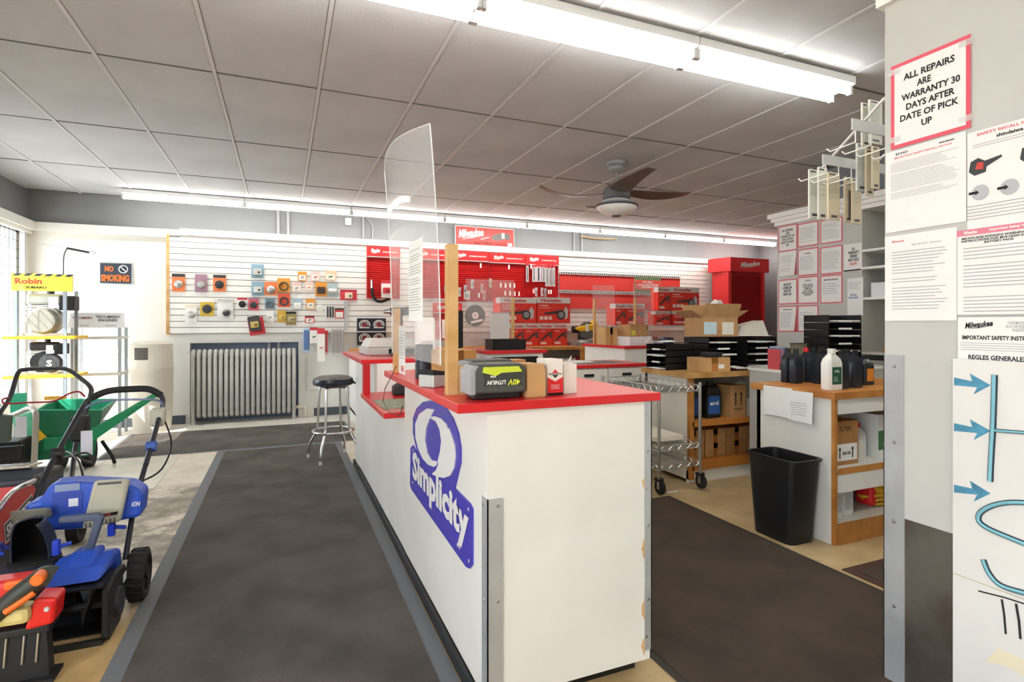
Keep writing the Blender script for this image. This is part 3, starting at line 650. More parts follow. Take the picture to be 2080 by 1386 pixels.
# ------------------------------------------------------------------ signs and rail on the left of the back wall
def zl(x, y): return x*.2164, 420+y*.2164
a = onY(*zl(930, 725), YB-.01); b = onY(*zl(1245, 530), YB-.01)
t = thing('no_smoking_sign', 'black and silver no smoking sign with orange letters', 'sign', ((a.x+b.x)/2, YB-.014, a.z)); wd, hh = b.x-a.x, b.z-a.z
MB().box(-wd/2, wd/2, 0, .012, 0, hh).build('silver_frame', M('c7ccd0', .25, metal=.6), t); MB().box(-wd/2+.012, wd/2-.012, -.0015, 0, .01, hh-.012).build('black_face', M('3a4250', .25), t)
text(t, 'NO', -wd*.2, hh*.7, wd*.26, hh*.26, ORANGE, -.003, bold=.05); text(t, 'SMOKING', -wd*.02, hh*.28, wd*.84, hh*.32, ORANGE, -.003, bold=.05)
m = MB().tube([(wd*.22+hh*.17*math.cos(q), -.003, hh*.7+hh*.17*math.sin(q)) for q in (2*PI*k/18 for k in range(18))], .006, 5, closed=True); m.cyl((wd*.22-hh*.12,-.003,hh*.82), (wd*.22+hh*.12,-.003,hh*.58), .006, n=5); m.build('prohibition_ring', WH, t)
# wall bungee arm
p = onY(*zl(630, 390), 7.6)
t = thing('bungee_cord', 'black bungee cord with wire hooks tied to the window post', 'bungee cord', tuple(p))
f = lambda x, y, Y=7.6: onY(*zl(x, y), Y)-p
MB().tube([(0,0,0), f(835,430)], .012, 7).build('strap', BLACKM, t); MB().tube([(0,0,0), f(600,460), f(595,600), f(590,760)], .006, 6).build('cord', DK, t, smooth=60)
MB().tube([f(835,430), f(870,420), f(900,432), f(880,448)], .004, 5).tube([f(590,760), f(592,800), f(570,830), f(555,810)], .004, 5).build('wire_hook', GREY, t)
MB().tube([(0,0,0), Vector((XL+.05, 7.95, f(230,290).z+p.z))-p], .002, 4).build('tie_wire', GREY, t)
# engine display racks
def rack(label, x0, x1, y0, y1, z1, shelves, postm, shm, name='engine_rack', ov=.1):
    t = thing(name, label, 'display rack', ((x0+x1)/2, (y0+y1)/2, 0)); a, b = (x1-x0)/2, (y1-y0)/2
    for sx in (-1, 1):
        for sy in (-1, 1): MB().box(sx*a-.014, sx*a+.014, sy*b-.014, sy*b+.014, 0, z1).build('post', postm, t)
    for z in shelves: MB().box(-a-ov, a+ov, -b-.03, b+.03, z-.03, z).build('shelf', shm, t, bev=.008)
    return t
yr = 7.0
xa, xb = onY(32, 700, yr).x, onY(132, 700, yr).x
rz = onY(100, 592, yr).z
r1 = rack('metal rack with yellow shelves carrying two engines', xa, xb, yr, yr+.34, rz+.02, (onY(100, 683, yr).z, onY(100, 762, yr).z, .35), M('9aa3ad', .4, metal=.5), YELLOW)
a = onY(24, 590, yr-.02); b = onY(148, 558, yr-.02); wd, hh = b.x-a.x, b.z-a.z
sgn = MB().box(a.x-(xa+xb)/2, b.x-(xa+xb)/2, -.21, -.18, rz, rz+hh).build('sign_board', M('f4dd4a', .5), r1); ox = (a.x+b.x)/2-(xa+xb)/2
text(sgn, 'Robin', ox-wd*.22, rz+hh*.56, wd*.44, hh*.34, M('e2502a', .5), -.2115, bold=.04); text(sgn, 'SUBARU', ox-wd*.1, rz+hh*.2, wd*.34, hh*.14, INK, -.2115, bold=.03)
for k in range(6): x = ox-wd*.48+wd*.17*k; MB().prism([(x,rz+hh*.86), (x+.05,rz+hh*.86), (x+.08,rz+hh), (x+.03,rz+hh)], -.2112, -.21).build('stripe', DK, sgn)
def engine(label, x, y, z, s, kind):
    t = thing('small_engine', label, 'engine', (x, y, z)); G = M('b9b8b2', .35, metal=.5); 
    MB().box(-.18*s, .18*s, -.14*s, .14*s, 0, .03*s).build('base', G, t)
    MB().lathe([(.15*s,-.12*s), (.16*s,-.02*s), (.12*s,.12*s)], (0, 0, .17*s), 18, 'y').build('crankcase', G if kind else BLACKM, t, smooth=40)
    MB().lathe([(.02*s,-.2*s), (.12*s,-.2*s), (.14*s,-.15*s), (.14*s,-.12*s)], (.1*s if not kind else 0, 0, .16*s), 20, 'y').build('recoil_cover', DK if not kind else M('88867c', .4), t, smooth=40)
    m = MB()
    for k in range(6): m.box(-.2*s, -.02*s, -.1*s, .1*s, (.16+.03*k)*s, (.175+.03*k)*s)
    m.build('cooling_fins', LGREY, t)
    MB().box(-.17*s, .15*s, -.1*s, .1*s, .34*s, .46*s).build('fuel_tank', M('aeb0a8', .3, metal=.3) if kind else BLACKM, t, bev=.03*s)
    MB().box(.12*s, .26*s, -.1*s, .08*s, .28*s, .44*s).build('air_cleaner', BLACKM, t, bev=.01); MB().cyl((.02*s,0,.46*s), (.02*s,0,.5*s), .035*s).build('fuel_cap', DK, t)
    MB().box(.07*s, .15*s, -.22*s, -.215*s, .3*s, .42*s).build('price_card', PAPER, t)
    if not kind: text(t, 'S', .1*s, .16*s, .07*s, .09*s, WH, -.206*s)
    return t
engine('silver engine with black air cleaner on upper yellow shelf', (xa+xb)/2, yr+.2, onY(100, 683, yr).z+.001, .95, 1)
engine('black engine with round starter cover on lower yellow shelf', (xa+xb)/2-.02, yr+.2, onY(100, 762, yr).z+.001, .72, 0)
xa2, xb2 = onY(147, 700, 7.5).x, onY(243, 700, 7.5).x; zs2 = onY(200, 666, 7.5).z
r2 = rack('slim metal stand holding a white engine sign', xa2, xb2, 7.5, 7.78, zs2, (onY(200, 684, 7.5).z, onY(200, 758, 7.5).z), M('9fa6ad', .4, metal=.5), M('c9c8c0', .5), 'sign_stand', .02)
a = onY(138, 666, 7.48); b = onY(254, 636, 7.48); wd, hh = b.x-a.x, b.z-a.z; ox = (a.x+b.x)/2-(xa2+xb2)/2
sb = MB().prism([(ox-wd/2,zs2), (ox+wd/2,zs2), (ox+wd*.48,zs2+hh), (ox-wd*.44,zs2+hh)], -.19, -.15).build('sign_board', M('eceef2', .4), r2)
text(sb, 'TECUMSEH', ox-wd*.24, zs2+hh*.66, wd*.34, hh*.15, M('8a4a50', .5), -.192, bold=.03); text(sb, 'TECUMSEH\nENGINES', ox+wd*.2, zs2+hh*.62, wd*.42, hh*.4, M('4c5566', .5), -.192, bold=.03)
text(sb, 'Power', ox-wd*.2, zs2+hh*.15, wd*.14, hh*.08, GREY, -.192); text(sb, 'Performance', ox+wd*.26, zs2+hh*.15, wd*.2, hh*.08, GREY, -.192)
# ------------------------------------------------------------------ the long white sales counter with red tops
ct = thing('sales_counter', 'long white sales counter with red tops, a low ledge and metal corner guards', 'counter', (.61, 1.66, 0))
CT_ = 1.03
def ctop(y0, y1, z, x1=.66): MB().box(-.11, x1, y0, y1, z-.03, z).build('red_top', RED, ct, bev=.003)
MB().box(.0, .63, 0, 1.31, .055, 1.0).build('end_section', LAM, ct)
MB().box(-.002, 0, .0, 1.3, .056, .999).build('side_panel', LAM, ct)
MB().box(.0, .62, 1.312, 2.26, .055, .77).build('middle_section', LAM, ct)
MB().box(.3, .62, 1.32, 2.25, .8, .995).build('inner_panel', WHITE, ct)
MB().box(.0, .62, 2.262, 3.5, .055, 1.0).build('far_section', LAM, ct)
MB().box(.03, .6, .05, 3.45, 0, .055).build('toe_kick', BLACK, ct)
MB().box(-.02, -.003, 0, 3.5, .0, .05).build('rubber_base', M('25272c', .6), ct)
ctop(-.025, 1.315, CT_); ctop(1.315, 2.26, .80, .3); ctop(2.26, 3.5, CT_)
MB().prism([(.58,-.0008), (.632,-.0008), (.632,-.0002), (.58,-.0002)], 0, 0) if False else None
# metal corner guards
g = MB().box(-.004, .05, -.004, 0, .0, .714).box(-.004, 0, -.004, .05, .0, .714).build('corner_guard', ALU, ct); m = MB()
for z in (.1, .38, .69):
    m.lathe([(.006,-.004), (.005,-.006), (.001,-.0065)], (.032,0,z), 8, 'y'); m.lathe([(.006,-.004), (.005,-.006), (.001,-.0065)], (0,.032,z), 8, 'x')
m.build('rivet', STEEL, g)
g = MB().box(.605, .636, -.004, 0, .09, 1.0).box(.632, .636, -.004, .04, .09, 1.0).build('corner_guard', ALU, ct); m = MB()
for k in range(7): m.lathe([(.006,-.004), (.005,-.006), (.001,-.0065)], (.612+.008*(k % 2),0,.14+.135*k), 8, 'y')
m.build('rivet', STEEL, g)
for z0, z1 in ((.42, .5), (.2, .28), (.07, .14), (.68, .72)):
    n = 6; MB().prism([(.606, z0)]+[(.606-.012*math.sin(PI*k/n)*random.uniform(.6, 1.2), z0+(z1-z0)*k/n) for k in range(1, n)]+[(.606, z1)], -.0012, 0).build('chipped_edge', PINE, ct)
MB().box(-.1, -.055, 2.2, 2.258, .78, 1.0).build('red_tape', REDD, ct)
# blue enamel Simplicity sign on the counter side (local x runs toward the camera, faces -X)
sy0, sy1 = onX(833, 985, .6).y, onX(957, 1040, .6).y
sg = thing('enamel_sign', 'blue enamel sign with white swirl emblem and slanted lettering on counter side', 'sign', (.6035, (sy0+sy1)/2, .45), -PI/2)
wd = sy0-sy1; BE = M('4741b0', .25); WE = M('e4e3e2', .3)
def sp(u, v): p = onX(u, v, .6); return ((sy0+sy1)/2-p.y, p.z-.45)
body = [sp(*p) for p in ((833,910), (838,905), (848,925), (842,900), (838,880), (838,850), (845,830), (858,817), (872,814), (888,818), (905,830), (918,850), (929,880), (934,910), (934,940), (926,975), (922,992), (940,1010), (953,1024), (958,1035), (958,1148), (953,1156), (945,1152), (835,995), (832,985))]
MB().prism(body, -.002, .004).build('blue_plate', BE, sg)
w2 = [(sp(*p)) for p in body] if False else None
def swirl(a0, a1, ro, ri, cx, cz, n=14, ex=1.0):
    out = []; inn = []
    for k in range(n+1):
        q = a0+(a1-a0)*k/n; f = math.sin(PI*k/n)**.6
        m_ = (ro+ri)/2; h_ = (ro-ri)/2*f
        out.append((cx+(m_+h_)*math.cos(q)*ex, cz+(m_+h_)*math.sin(q))); inn.append((cx+(m_-h_)*math.cos(q)*ex, cz+(m_-h_)*math.sin(q)))
    return out+inn[::-1]
cx_, cz_ = sp(880, 893); rr = abs(sp(880, 828)[1]-cz_)
def zs8(x, y): return sp(780+x*.4517, 760+y*.4517)
A_ = ((228,160),(195,155),(160,180),(142,225),(143,285),(155,335),(175,380),(200,408),(225,418),(236,412),(240,394),(215,388),(195,355),(185,300),(190,245),(205,205),(216,182))
B_ = ((205,194),(228,190),(258,200),(282,225),(288,250),(292,242),(305,275),(318,320),(322,370),(315,425),(298,458),(270,468),(240,462),(217,450),(236,432),(246,405),(244,388),(254,350),(259,300),(252,250),(236,215))
for P_ in (A_, B_): MB().prism([zs8(*p) for p in P_], -.006, -.002).build('swirl', WE, sg)
# lettering slants down toward the camera with the plate
def sline(s, u0, v0, u1, v1, hh, name='lettering'):
    a, b = sp(u0, v0), sp(u1, v1); vs, fs = text_mesh(s, 0, .045)
    mb = MB(); mb.add([(a[0]+(b[0]-a[0])*(x+.5), -.004, a[1]+(b[1]-a[1])*(x+.5)+hh*y) for x, y in vs], fs)
    me = bpy.data.meshes.new(name); me.from_pydata(mb.v, [], mb.f); me.materials.append(WE)
    o = bpy.data.objects.new(name, me); COL.objects.link(o); o.parent = sg; return o
sline('Simplicity', 838, 950, 952, 1080, .178)
sline('®', 928, 1106, 935, 1114, .02)
for (u, v) in ((839,915), (952,1140), (838,980), (951,1035)):
    c = sp(u, v); MB().lathe([(.007,-.003), (.005,-.004)], (c[0],0,c[1]), 10, 'y').build('screw', LGREY, sg)

# ------------------------------------------------------------------ clear sneeze screen on the counter: posts, bent sheet, taped notices
scn = thing('sneeze_screen', 'tall curled clear plastic sheet between two wooden posts on the counter', 'screen', (.548, 1.875, CT_))
MB().box(-.016, .022, -.02, .02, 0, .53).build('post', PINE, scn); MB().box(.024, .05, -.02, .02, 0, .1).build('post_brace', PINE, scn)
MB().box(-.016, .016, .98, 1.02, 0, .33).build('post', PINE, scn)
def shf(s, q):
    y = .06+.95*s; top = .97+.07*s+.03*math.sin(s*PI)
    z = .1+(top-.1)*q; return (-.02-.05*math.sin(s*PI)*(.3+.7*q)-.04*q*q, y, z)
SHEET = M('f3f5f7', .07, alpha=.3, bump=.05, scale=1.2, bscale=3)
MB().sheet(shf, 14, 14).build('clear_sheet', SHEET, scn, smooth=80)
MB().tube([Vector(shf(k/14, 1)) for k in range(15)], .0025, 4).tube([Vector(shf(0, k/14)) for k in range(15)], .0025, 4).tube([Vector(shf(1, k/14)) for k in range(15)], .0025, 4).build('sheet_rim', M('f4f6f8', .2, alpha=.7), scn)
def paper(name, label, loc, rz, w_, h_, border=None, bm=PINK, lines=(), body=0, curl=0, ink=INKG, cat='notice', rx=0, sheetm=None, group=None, bx=.86):
    t = thing(name, label, cat, loc, rz, rx=rx, group=group)
    if border: MB().box(-w_/2-border, w_/2+border, .0006, .0012, -border, h_+border).build('coloured_backing', bm, t)
    MB().sheet(lambda s, q: (-w_/2+w_*s, -curl*(max(0, s-.55)/.45)**2*(1-q)**1.5, h_*q), 6 if curl else 1, 6 if curl else 1).build('sheet', sheetm or PAPER, t, solid=.0004)
    for (s, x, z, ww, hh, m) in lines: text(t, s, x*w_, z*h_, ww*w_, hh*h_, m, -.0012)
    if body:
        n, z0, z1 = body; lines_mb(-w_*bx/2, w_*bx/2, h_*z0, h_*z1, n).build('printed_text', ink, t)
    return t
p = onY(868, 640, 2.12)
paper('screen_notice', 'white letter-size notice taped to the clear screen', (.455, 2.02, 1.29), -PI/2+.02, .21, .3, lines=(), body=(24, .12, .9), curl=-.0, ink=M('9aa08c', .8), rx=0)
paper('price_placard', 'white placard with red corner leaning at the far screen post', (.545, 2.72, CT_+.001), -PI/2, .16, .24, lines=(('SALE', .1, .12, .4, .12, RED2),), body=(10, .3, .9), rx=0)

# ------------------------------------------------------------------ things on the near counter
def battery(label, x, y, rz, led=True):
    t = thing('battery_pack', label, 'battery', (x, y, CT_+.0005), rz); BG = M('4c4f4c', .5); LG = M('9a9c9e', .5)
    MB().box(-.08, .085, -.035, .035, .0, .025).build('slide_base', BLACK, t, bev=.004)
    MB().prism([(-.098,.02), (.1,.02), (.1,.095), (.085,.118), (-.07,.118), (-.098,.095)], -.05, .05).build('body', BG, t, bev=.008)
    MB().prism([(-.1,.018), (-.078,.018), (-.078,.095), (-.066,.112), (-.086,.112), (-.1,.094)], -.052, .052).build('end_cap', LG, t, bev=.004)
    if led:
        MB().prism([(-.055,.09), (.08,.09), (.088,.08), (.08,.062), (.088,.045), (-.05,.045), (-.045,.066)], -.0535, -.05).build('label_panel', M('3c3f3a', .4), t)
        MB().prism([(-.052,.108), (.072,.108), (.084,.09), (.01,.088), (-.01,.078), (-.056,.09)], -.0545, -.05).build('lime_stripe', M('c9d83a', .4), t)
        text(t, '40V', .054, .056, .046, .02, M('d4e23c', .4), -.0545, rot=PI, shear=.2); text(t, 'LITHIUM', -.008, .057, .066, .014, WH, -.0545, rot=PI, shear=.2); text(t, '6Ah', -.02, .076, .02, .008, WH, -.0545, rot=PI)
    return t
battery('grey and lime battery pack standing on the red counter corner', .655, 1.735, .0)
battery('plain grey battery pack behind the lime one beside the post', .7, 1.935, .03, False)
def carton(label, x, y, z, w_, d, h_, rz=0, m=None, tape=True, open_=0, name='cardboard_box', stick=None):
    t = thing(name, label, 'box', (x, y, z), rz); m = m or CARD
    MB().box(-w_/2, w_/2, -d/2, d/2, 0, h_).build('carton', m, t)
    if tape:
        MB().box(-w_*.1, w_*.1, -d/2-.0008, d/2+.0008, h_*.6, h_+.0008).build('tape', TAPE, t); MB().box(-w_*.1, w_*.1, -d/2-.0008, -d/2, 0, h_).build('seam_tape', TAPE, t)
    if open_:
        for s in (-1, 1):
            MB().add([(s*w_/2,-d/2,h_), (s*w_/2,d/2,h_), (s*(w_/2+open_*.8),d/2,h_+open_*.45), (s*(w_/2+open_*.8),-d/2,h_+open_*.45)], [(0,1,2,3)]).build('flap', m, t, solid=.004)
            MB().add([(-w_/2,s*d/2,h_), (w_/2,s*d/2,h_), (w_/2,s*(d/2+open_*.35),h_+open_*.85), (-w_/2,s*(d/2+open_*.35),h_+open_*.85)], [(0,1,2,3)]).build('flap', m, t, solid=.004)
    if stick: MB().box(w_*stick[0], w_*stick[1], -d/2-.0015, -d/2, h_*stick[2], h_*stick[3]).build('shipping_label', stick[4] if len(stick) > 4 else PAPER, t)
    return t
t = thing('folded_carton', 'small brown carton with sloping top beside the battery', 'box', (.795, 1.745, CT_+.0005), .05)
MB().prism([(-.034,0), (.036,0), (.036,.085), (.026,.112), (-.034,.112)], -.05, .05).build('carton', CARD2, t)
t = thing('oil_filter_box', 'white and red filter box with black diamond emblem', 'box', (.878, 1.755, CT_+.0005), .05); w_, h_ = .062, .125
MB().box(-w_/2, w_/2, -.04, .04, 0, h_).build('carton', M('e8e3da', .5), t)
MB().prism([(-w_/2,.008), (w_/2,.008), (w_/2,h_*.5), (0,h_*.38), (-w_/2,h_*.5)], -.0415, -.04).build('red_panel', RED2, t); MB().box(-w_/2, w_/2, -.0415, -.04, 0, .008).build('black_strip', BLACK, t)
MB().prism([(-.012,h_*.62), (0,h_*.72), (.012,h_*.62)], -.0415, -.04).build('emblem', RED2, t); MB().prism([(-.012,h_*.56), (0,h_*.48), (.012,h_*.56)], -.0415, -.04).build('emblem', BLACK, t)
text(t, 'BRIGGS & STRATTON', 0, h_*.59, .05, .006, INK, -.0418); lines_mb(-.018, .018, h_*.12, h_*.3, 4, -.0418).build('small_print', WH, t)
t = thing('white_box', 'plain white torn-topped box at the end of the counter row', 'box', (.948, 1.77, CT_+.0005), .05)
MB().box(-.026, .028, -.035, .035, 0, .105).build('carton', M('e6e0d6', .6), t); MB().prism([(-.02,.105), (.0,.105), (.008,.135), (-.008,.115)], -.033, -.031).build('torn_flap', M('e6e0d6', .6), t)
carton('small brown box leaning behind the battery with pale sticker', .86, 2.05, CT_+.0005, .085, .06, .105, .15, CARD2, False, stick=(-.35, .2, .1, .6))
carton('brown cardboard box behind the screen post', .70, 2.35, CT_+.0005+.03, .15, .16, .105, .1, M('b78b4e', .7, var=.1))
solo(rbox(0, 0, 0, .28, .26, .029), 'keyboard_tray', BLACKM, 'flat black cash tray under the brown cardboard box', 'tray', (.76, 2.36, CT_+.0005), .1, bev=.006)
solo(MB().lathe([(.032,0), (.032,.1), (.01,.101)], n=18), 'paper_roll', M('ece5d6', .7), 'white paper roll standing next to the cardboard box', 'paper roll', (.72, 2.12, CT_+.0005), smooth=40)
t = thing('speaker', 'dark blue-black cylindrical speaker standing by the screen', 'speaker', (.60, 2.49, CT_+.0005))
MB().lathe([(.038,0), (.04,.01), (.04,.15), (.037,.155), (.005,.156)], n=20).build('body', M('2e333d', .35), t, smooth=30); MB().lathe([(.041,.0), (.041,.006)], n=20).build('foot_ring', BLACK, t)
t = thing('card_terminal', 'grey and black card payment terminal lying on the counter', 'card terminal', (.60, 2.17, CT_+.0005), .6, rx=-.0)
MB().prism([(-.1,0), (.09,0), (.09,.02), (-.02,.045), (-.1,.05)], -.04, .04).build('body', M('b9bcba', .4), t, bev=.005); MB().prism([(-.1,.05), (-.02,.045), (-.03,.06), (-.1,.07)], -.038, .038).build('paper_cover', BLACKM, t)
m = MB()
for i in range(4):
    for j in range(3): m.box(0+.02*i, .014+.02*i, -.03+.02*j, -.016+.02*j, .036-.0085*i, .042-.0085*i)
m.build('keys', M('7c9a84', .5), t)
# on the ledge and far section
t = thing('receipt_printer', 'small black receipt printer on the low red ledge', 'printer', (.79, 3.75, .8005), -.1)
MB().prism([(-.1,0), (.1,0), (.1,.08), (.02,.12), (-.1,.05)], -.08, .08).build('body', BLACKM, t, bev=.008); MB().box(-.02, .03, -.06, .06, .1, .115).build('slot', DGREY, t)
solo(MB().box(-.16, .16, -.2, .2, 0, .004), 'desk_pad', M('8f9078', .7, var=.3, scale=30), 'mottled olive desk pad on the low red ledge', 'desk pad', (.68, 3.3, .8002))
solo(MB().tube([onX(805, 745, .49), onX(782, 790, .49), onX(778, 815, .49), onX(790, 838, .49), onX(812, 845, .49), onX(818, 825, .49)], .0022, 5), 'power_cable', BLACK, 'thin black cable looping down over the low red ledge', 'cable', smooth=60)
t = thing('document_printer', 'flat grey printer with paper tray on the far counter end', 'printer', (.85, 4.6, CT_+.0005), .03)
MB().box(-.25, .22, -.2, .2, 0, .06).build('body', M('bdbcb8', .5), t, bev=.01); MB().prism([(-.24,.06), (.2,.06), (.17,.13), (-.2,.13)], -.18, .18).build('lid', M('d6d3cc', .5), t, bev=.01); MB().box(-.08, .2, -.203, -.19, .01, .05).build('paper_slot', BLACK, t)
t = thing('tape_dispenser', 'small black and white tape dispenser beside the printer', 'tape dispenser', (.82, 4.25, CT_+.0005))
MB().prism([(-.05,0), (.05,0), (.05,.03), (.01,.06), (-.03,.05), (-.05,.02)], -.025, .025).build('body', BLACK, t); MB().lathe([(.032,-.012), (.032,.012)], (-.005,0,.055), 16, 'y').build('roll', WH, t)
t = thing('cordless_drill', 'black cordless drill standing on the far counter end', 'drill', (1.0, 5.02, CT_+.0005), 0)
MB().box(-.05, .05, -.04, .04, 0, .06).build('battery', BLACKM, t, bev=.006); MB().cyl((0,0,.06), (-.01,0,.33), .022, .02, 10).build('handle', M('3a2f33', .5), t, smooth=40)
MB().cyl((-.1,0,.36), (.16,0,.37), .036, .04, 12).build('motor', BLACKM, t, smooth=40); MB().cyl((-.1,0,.36), (-.16,0,.358), .024, .016, 10).build('chuck', STEEL, t, smooth=40)
t = thing('white_appliance', 'upright white plastic dispenser behind the screen', 'dispenser', (1.02, 4.2, CT_+.0005))
MB().box(-.07, .07, -.06, .06, 0, .3).build('body', WH, t, bev=.02); MB().box(-.05, .05, -.064, -.055, .05, .12).build('outlet', LGREY, t)

# ------------------------------------------------------------------ bar stool
st = thing('bar_stool', 'chrome bar stool with worn black padded seat', 'stool', (.44, 5.43, .0095), .25)
MB().lathe([(.005,.695), (.15,.69), (.178,.70), (.185,.725), (.178,.755), (.14,.772), (.005,.776)], n=28).build('seat', M('1f2430', .28, var=.2, scale=20), st, smooth=50)
MB().lathe([(.168,.772-.012), (.13,.778), (.005,.782)], n=24).build('worn_top', M('5a504a', .5, col2='2b2624', scale=28), st, smooth=60)
for k in range(4):
    q = PI/4+k*PI/2; c, s_ = math.cos(q), math.sin(q)
    MB().tube([(c*r, s_*r, z) for r, z in ((.06,.675), (.11,.672), (.135,.65), (.155,.35), (.165,.26), (.235,.13), (.25,.02))], .0115, 9).build('leg', CHROME, st, smooth=60)
    MB().cyl((c*.25,s_*.25,.0), (c*.25,s_*.25,.035), .015, .013, 10).build('foot_cap', LGREY, st, smooth=40)
MB().tube([(.185*math.cos(2*PI*k/32), .185*math.sin(2*PI*k/32), .265) for k in range(32)], .011, 8, closed=True).build('foot_ring', CHROME, st, smooth=60)
MB().lathe([(.1,.672), (.12,.685), (.005,.695)], n=20).build('seat_plate', DGREY, st)

# ------------------------------------------------------------------ workbench along the back wall under the slatwall
zb = onY(1095, 703, 7.62).z-.0005
wbn = thing('back_workbench', 'long bench with wooden top edge and open shelves along the slatwall', 'workbench', (0, 7.2, 0))
xb0, xb1 = .86, 6.4
MB().box(xb0, xb1, 0, .8, zb-.045, zb).build('wooden_top', WOOD, wbn); MB().box(xb0, xb0+.03, .02, .8, 0, zb-.045).build('side_panel', WHITE, wbn)
MB().box(xb0+.05, xb1, .72, .78, 0, zb-.05).build('back_panel', M('b9b6ae', .6), wbn); MB().box(xb0, xb1, .05, .75, .1, .13).build('shelf', WHITE, wbn); MB().box(xb0, xb1, .05, .75, .5, .53).build('shelf', WOOD, wbn)
for k in range(6): x = xb0+.03+(xb1-xb0-.09)*k/5; MB().box(x-.03, x+.03, -.005, .04, 0, zb-.045).build('upright', WOOD, wbn)
for k, (x, c) in enumerate(((1.2,'c23a3a'), (1.45,'d9d5cc'), (1.8,'b9463e'), (2.5,'ccc8c0'), (4.35,'c8414a'), (4.6,'d6777c'), (4.05,'dedad2'))):
    carton(('red tool case', 'grey parts case', 'dark red tool case', 'pale parts case', 'red carton', 'pink carton', 'white carton')[k]+' on the open shelf under the bench top', x, 7.5, .531, .2, .2, .22+.03*(k % 3), 0, M(c, .6), False, name='shelf_carton')
# chop saw and clutter on the bench
p = onY(1192, 700, 7.5)
t = thing('chop_saw', 'yellow and black chop saw with a hanging white tag', 'saw', (p.x, 7.55, zb+.001), -.1)
MB().box(-.24, .24, -.18, .18, 0, .05).build('base', M('8b8c8c', .4, metal=.4), t); MB().lathe([(.13,.05), (.13,.085)], n=22).build('turntable', M('a8a79f', .4, metal=.4), t)
MB().lathe([(.135,-.03), (.14,.03)], (.04,.02,.23), 24, 'y').build('blade', M('6c6c68', .4, metal=.6), t)
MB().prism([(-.2,.27), (-.1,.3), (.08,.33), (.14,.4), (.2,.36), (.2,.27), (.1,.24), (-.1,.22)], -.06, .06).build('yellow_guard', YELLOW, t, bev=.015); MB().box(.08, .2, -.04, .04, .3, .36).build('handle', BLACK, t, bev=.01)
MB().cyl((-.2,.03,.25), (-.08,.03,.25), .06, n=14).build('motor', BLACKM, t, smooth=40); MB().box(-.02, .03, -.068, -.064, .22, .34).build('tag', WH, t); MB().box(-.06, .06, .08, .16, .05, .26).build('arm', DGREY, t)
p = onY(1237, 700, 7.4)
t = thing('tape_roll_stack', 'stack of pale tape rolls with a yellow one on top', 'tape', (p.x+.04, 7.3, zb+.001))
MB().lathe([(.09,0), (.09,.06), (.03,.06)], n=20).build('wide_roll', M('d8d2b4', .5), t, smooth=30); MB().lathe([(.06,.06), (.06,.11), (.02,.11)], n=18).build('narrow_roll', YELLOW, t, smooth=30)
# white board and monitor in front of the cartons
p = onY(1010, 700, 6.9)
t = thing('white_board', 'blank white board standing on the bench before red cartons', 'board', (onY(1015, 650, 7.3).x, 7.32, zb+.001)); MB().box(-.13, .16, 0, .012, 0, .5).build('panel', M('e6e3e1', .5), t); MB().box(-.13, .16, -.004, 0, .48, .5).build('top_rail', LGREY, t)
# ------------------------------------------------------------------ inner red-topped counters
def icounter(name, label, x0, x1, y0, y1, z, doors=0, handle=False, open_=False):
    t = thing(name, label, 'counter', (x0, y0, 0)); w_, d = x1-x0, y1-y0
    MB().box(0, w_, .02, d, .06, z-.03).build('cabinet', M('e3e1db', .4, var=.03), t); MB().box(.04, w_-.02, .06, d, 0, .06).build('toe_kick', BLACK, t)
    MB().box(-.03, w_+.03, -.01, d+.02, z-.03, z).build('red_top', RED, t, bev=.003)
    for k in range(doors):
        f = MB().box(w_*k/doors+.005, w_*(k+1)/doors-.005, .005, .02, .1, z-.04).build('door', M('dedbd4', .4), t)
        MB().box(w_*(k+.5)/doors-.05, w_*(k+.5)/doors+.05, -.005, .005, z-.11, z-.085).build('handle', BLACK, f)
    if open_: MB().box(.06, w_-.06, .005, .021, z-.3, z-.06).build('open_cubby', BLACK, t)
    return t
icounter('register_counter', 'small white counter with red top and dark cubby under a black tray', 1.74, 2.32, 4.76, 5.3, 1.03, open_=True)
pB = onZ(1310, 738, .9)
icounter('drawer_counter', 'low white drawer cabinet with red top behind the wire cart', 2.4, pB.x, pB.y, pB.y+.55, .9, 2)
pC = onZ(1310, 706, 1.03)
icounter('tall_counter', 'tall white counter block with red top carrying brown boxes', pC.x, pC.x+.75, pC.y+.35, pC.y+1.25, 1.03)
pC.y += .35
t = thing('black_tray', 'empty black plastic tray on the small red-topped counter', 'tray', (2.0, 4.98, 1.0305))
MB().box(-.16, .18, -.11, .11, 0, .008).box(-.16, .18, -.11, -.105, .008, .1).box(-.16, .18, .105, .11, .008, .1).box(-.16, -.155, -.11, .11, .008, .1).box(.175, .18, -.11, .11, .008, .1).build('tray_body', BLACK, t); MB().box(-.17, .19, -.12, -.105, .095, .102).build('rim', BLACKM, t)
t = thing('monitor', 'black flat monitor seen edge-on behind the screen post', 'monitor', (1.5, 5.0, 0)); MB().box(-.02, .02, -.2, .2, 1.06, 1.4).build('panel', BLACK, t); MB().box(-.08, .08, -.1, .1, 0, .9) if False else None
MB().cyl((.03,0,.02), (.03,0,1.2), .02).build('stand', BLACK, t); MB().box(-.1, .16, -.12, .12, 0, .02).build('foot', BLACK, t)
solo(MB().box(-.15, .15, -.11, .11, 0, .006).box(-.1, .17, -.08, .12, .006, .01), 'paper_stack', PAPER, 'loose white papers on the low drawer cabinet', 'papers', (2.62, pB.y+.3, .9045), .2)
solo(MB().box(-.28, .3, -.15, .16, 0, .003), 'counter_mat', M('6f6a66', .7), 'grey counter mat lying on the low drawer cabinet', 'mat', (pB.x-.45, pB.y+.27, .9001), .06)
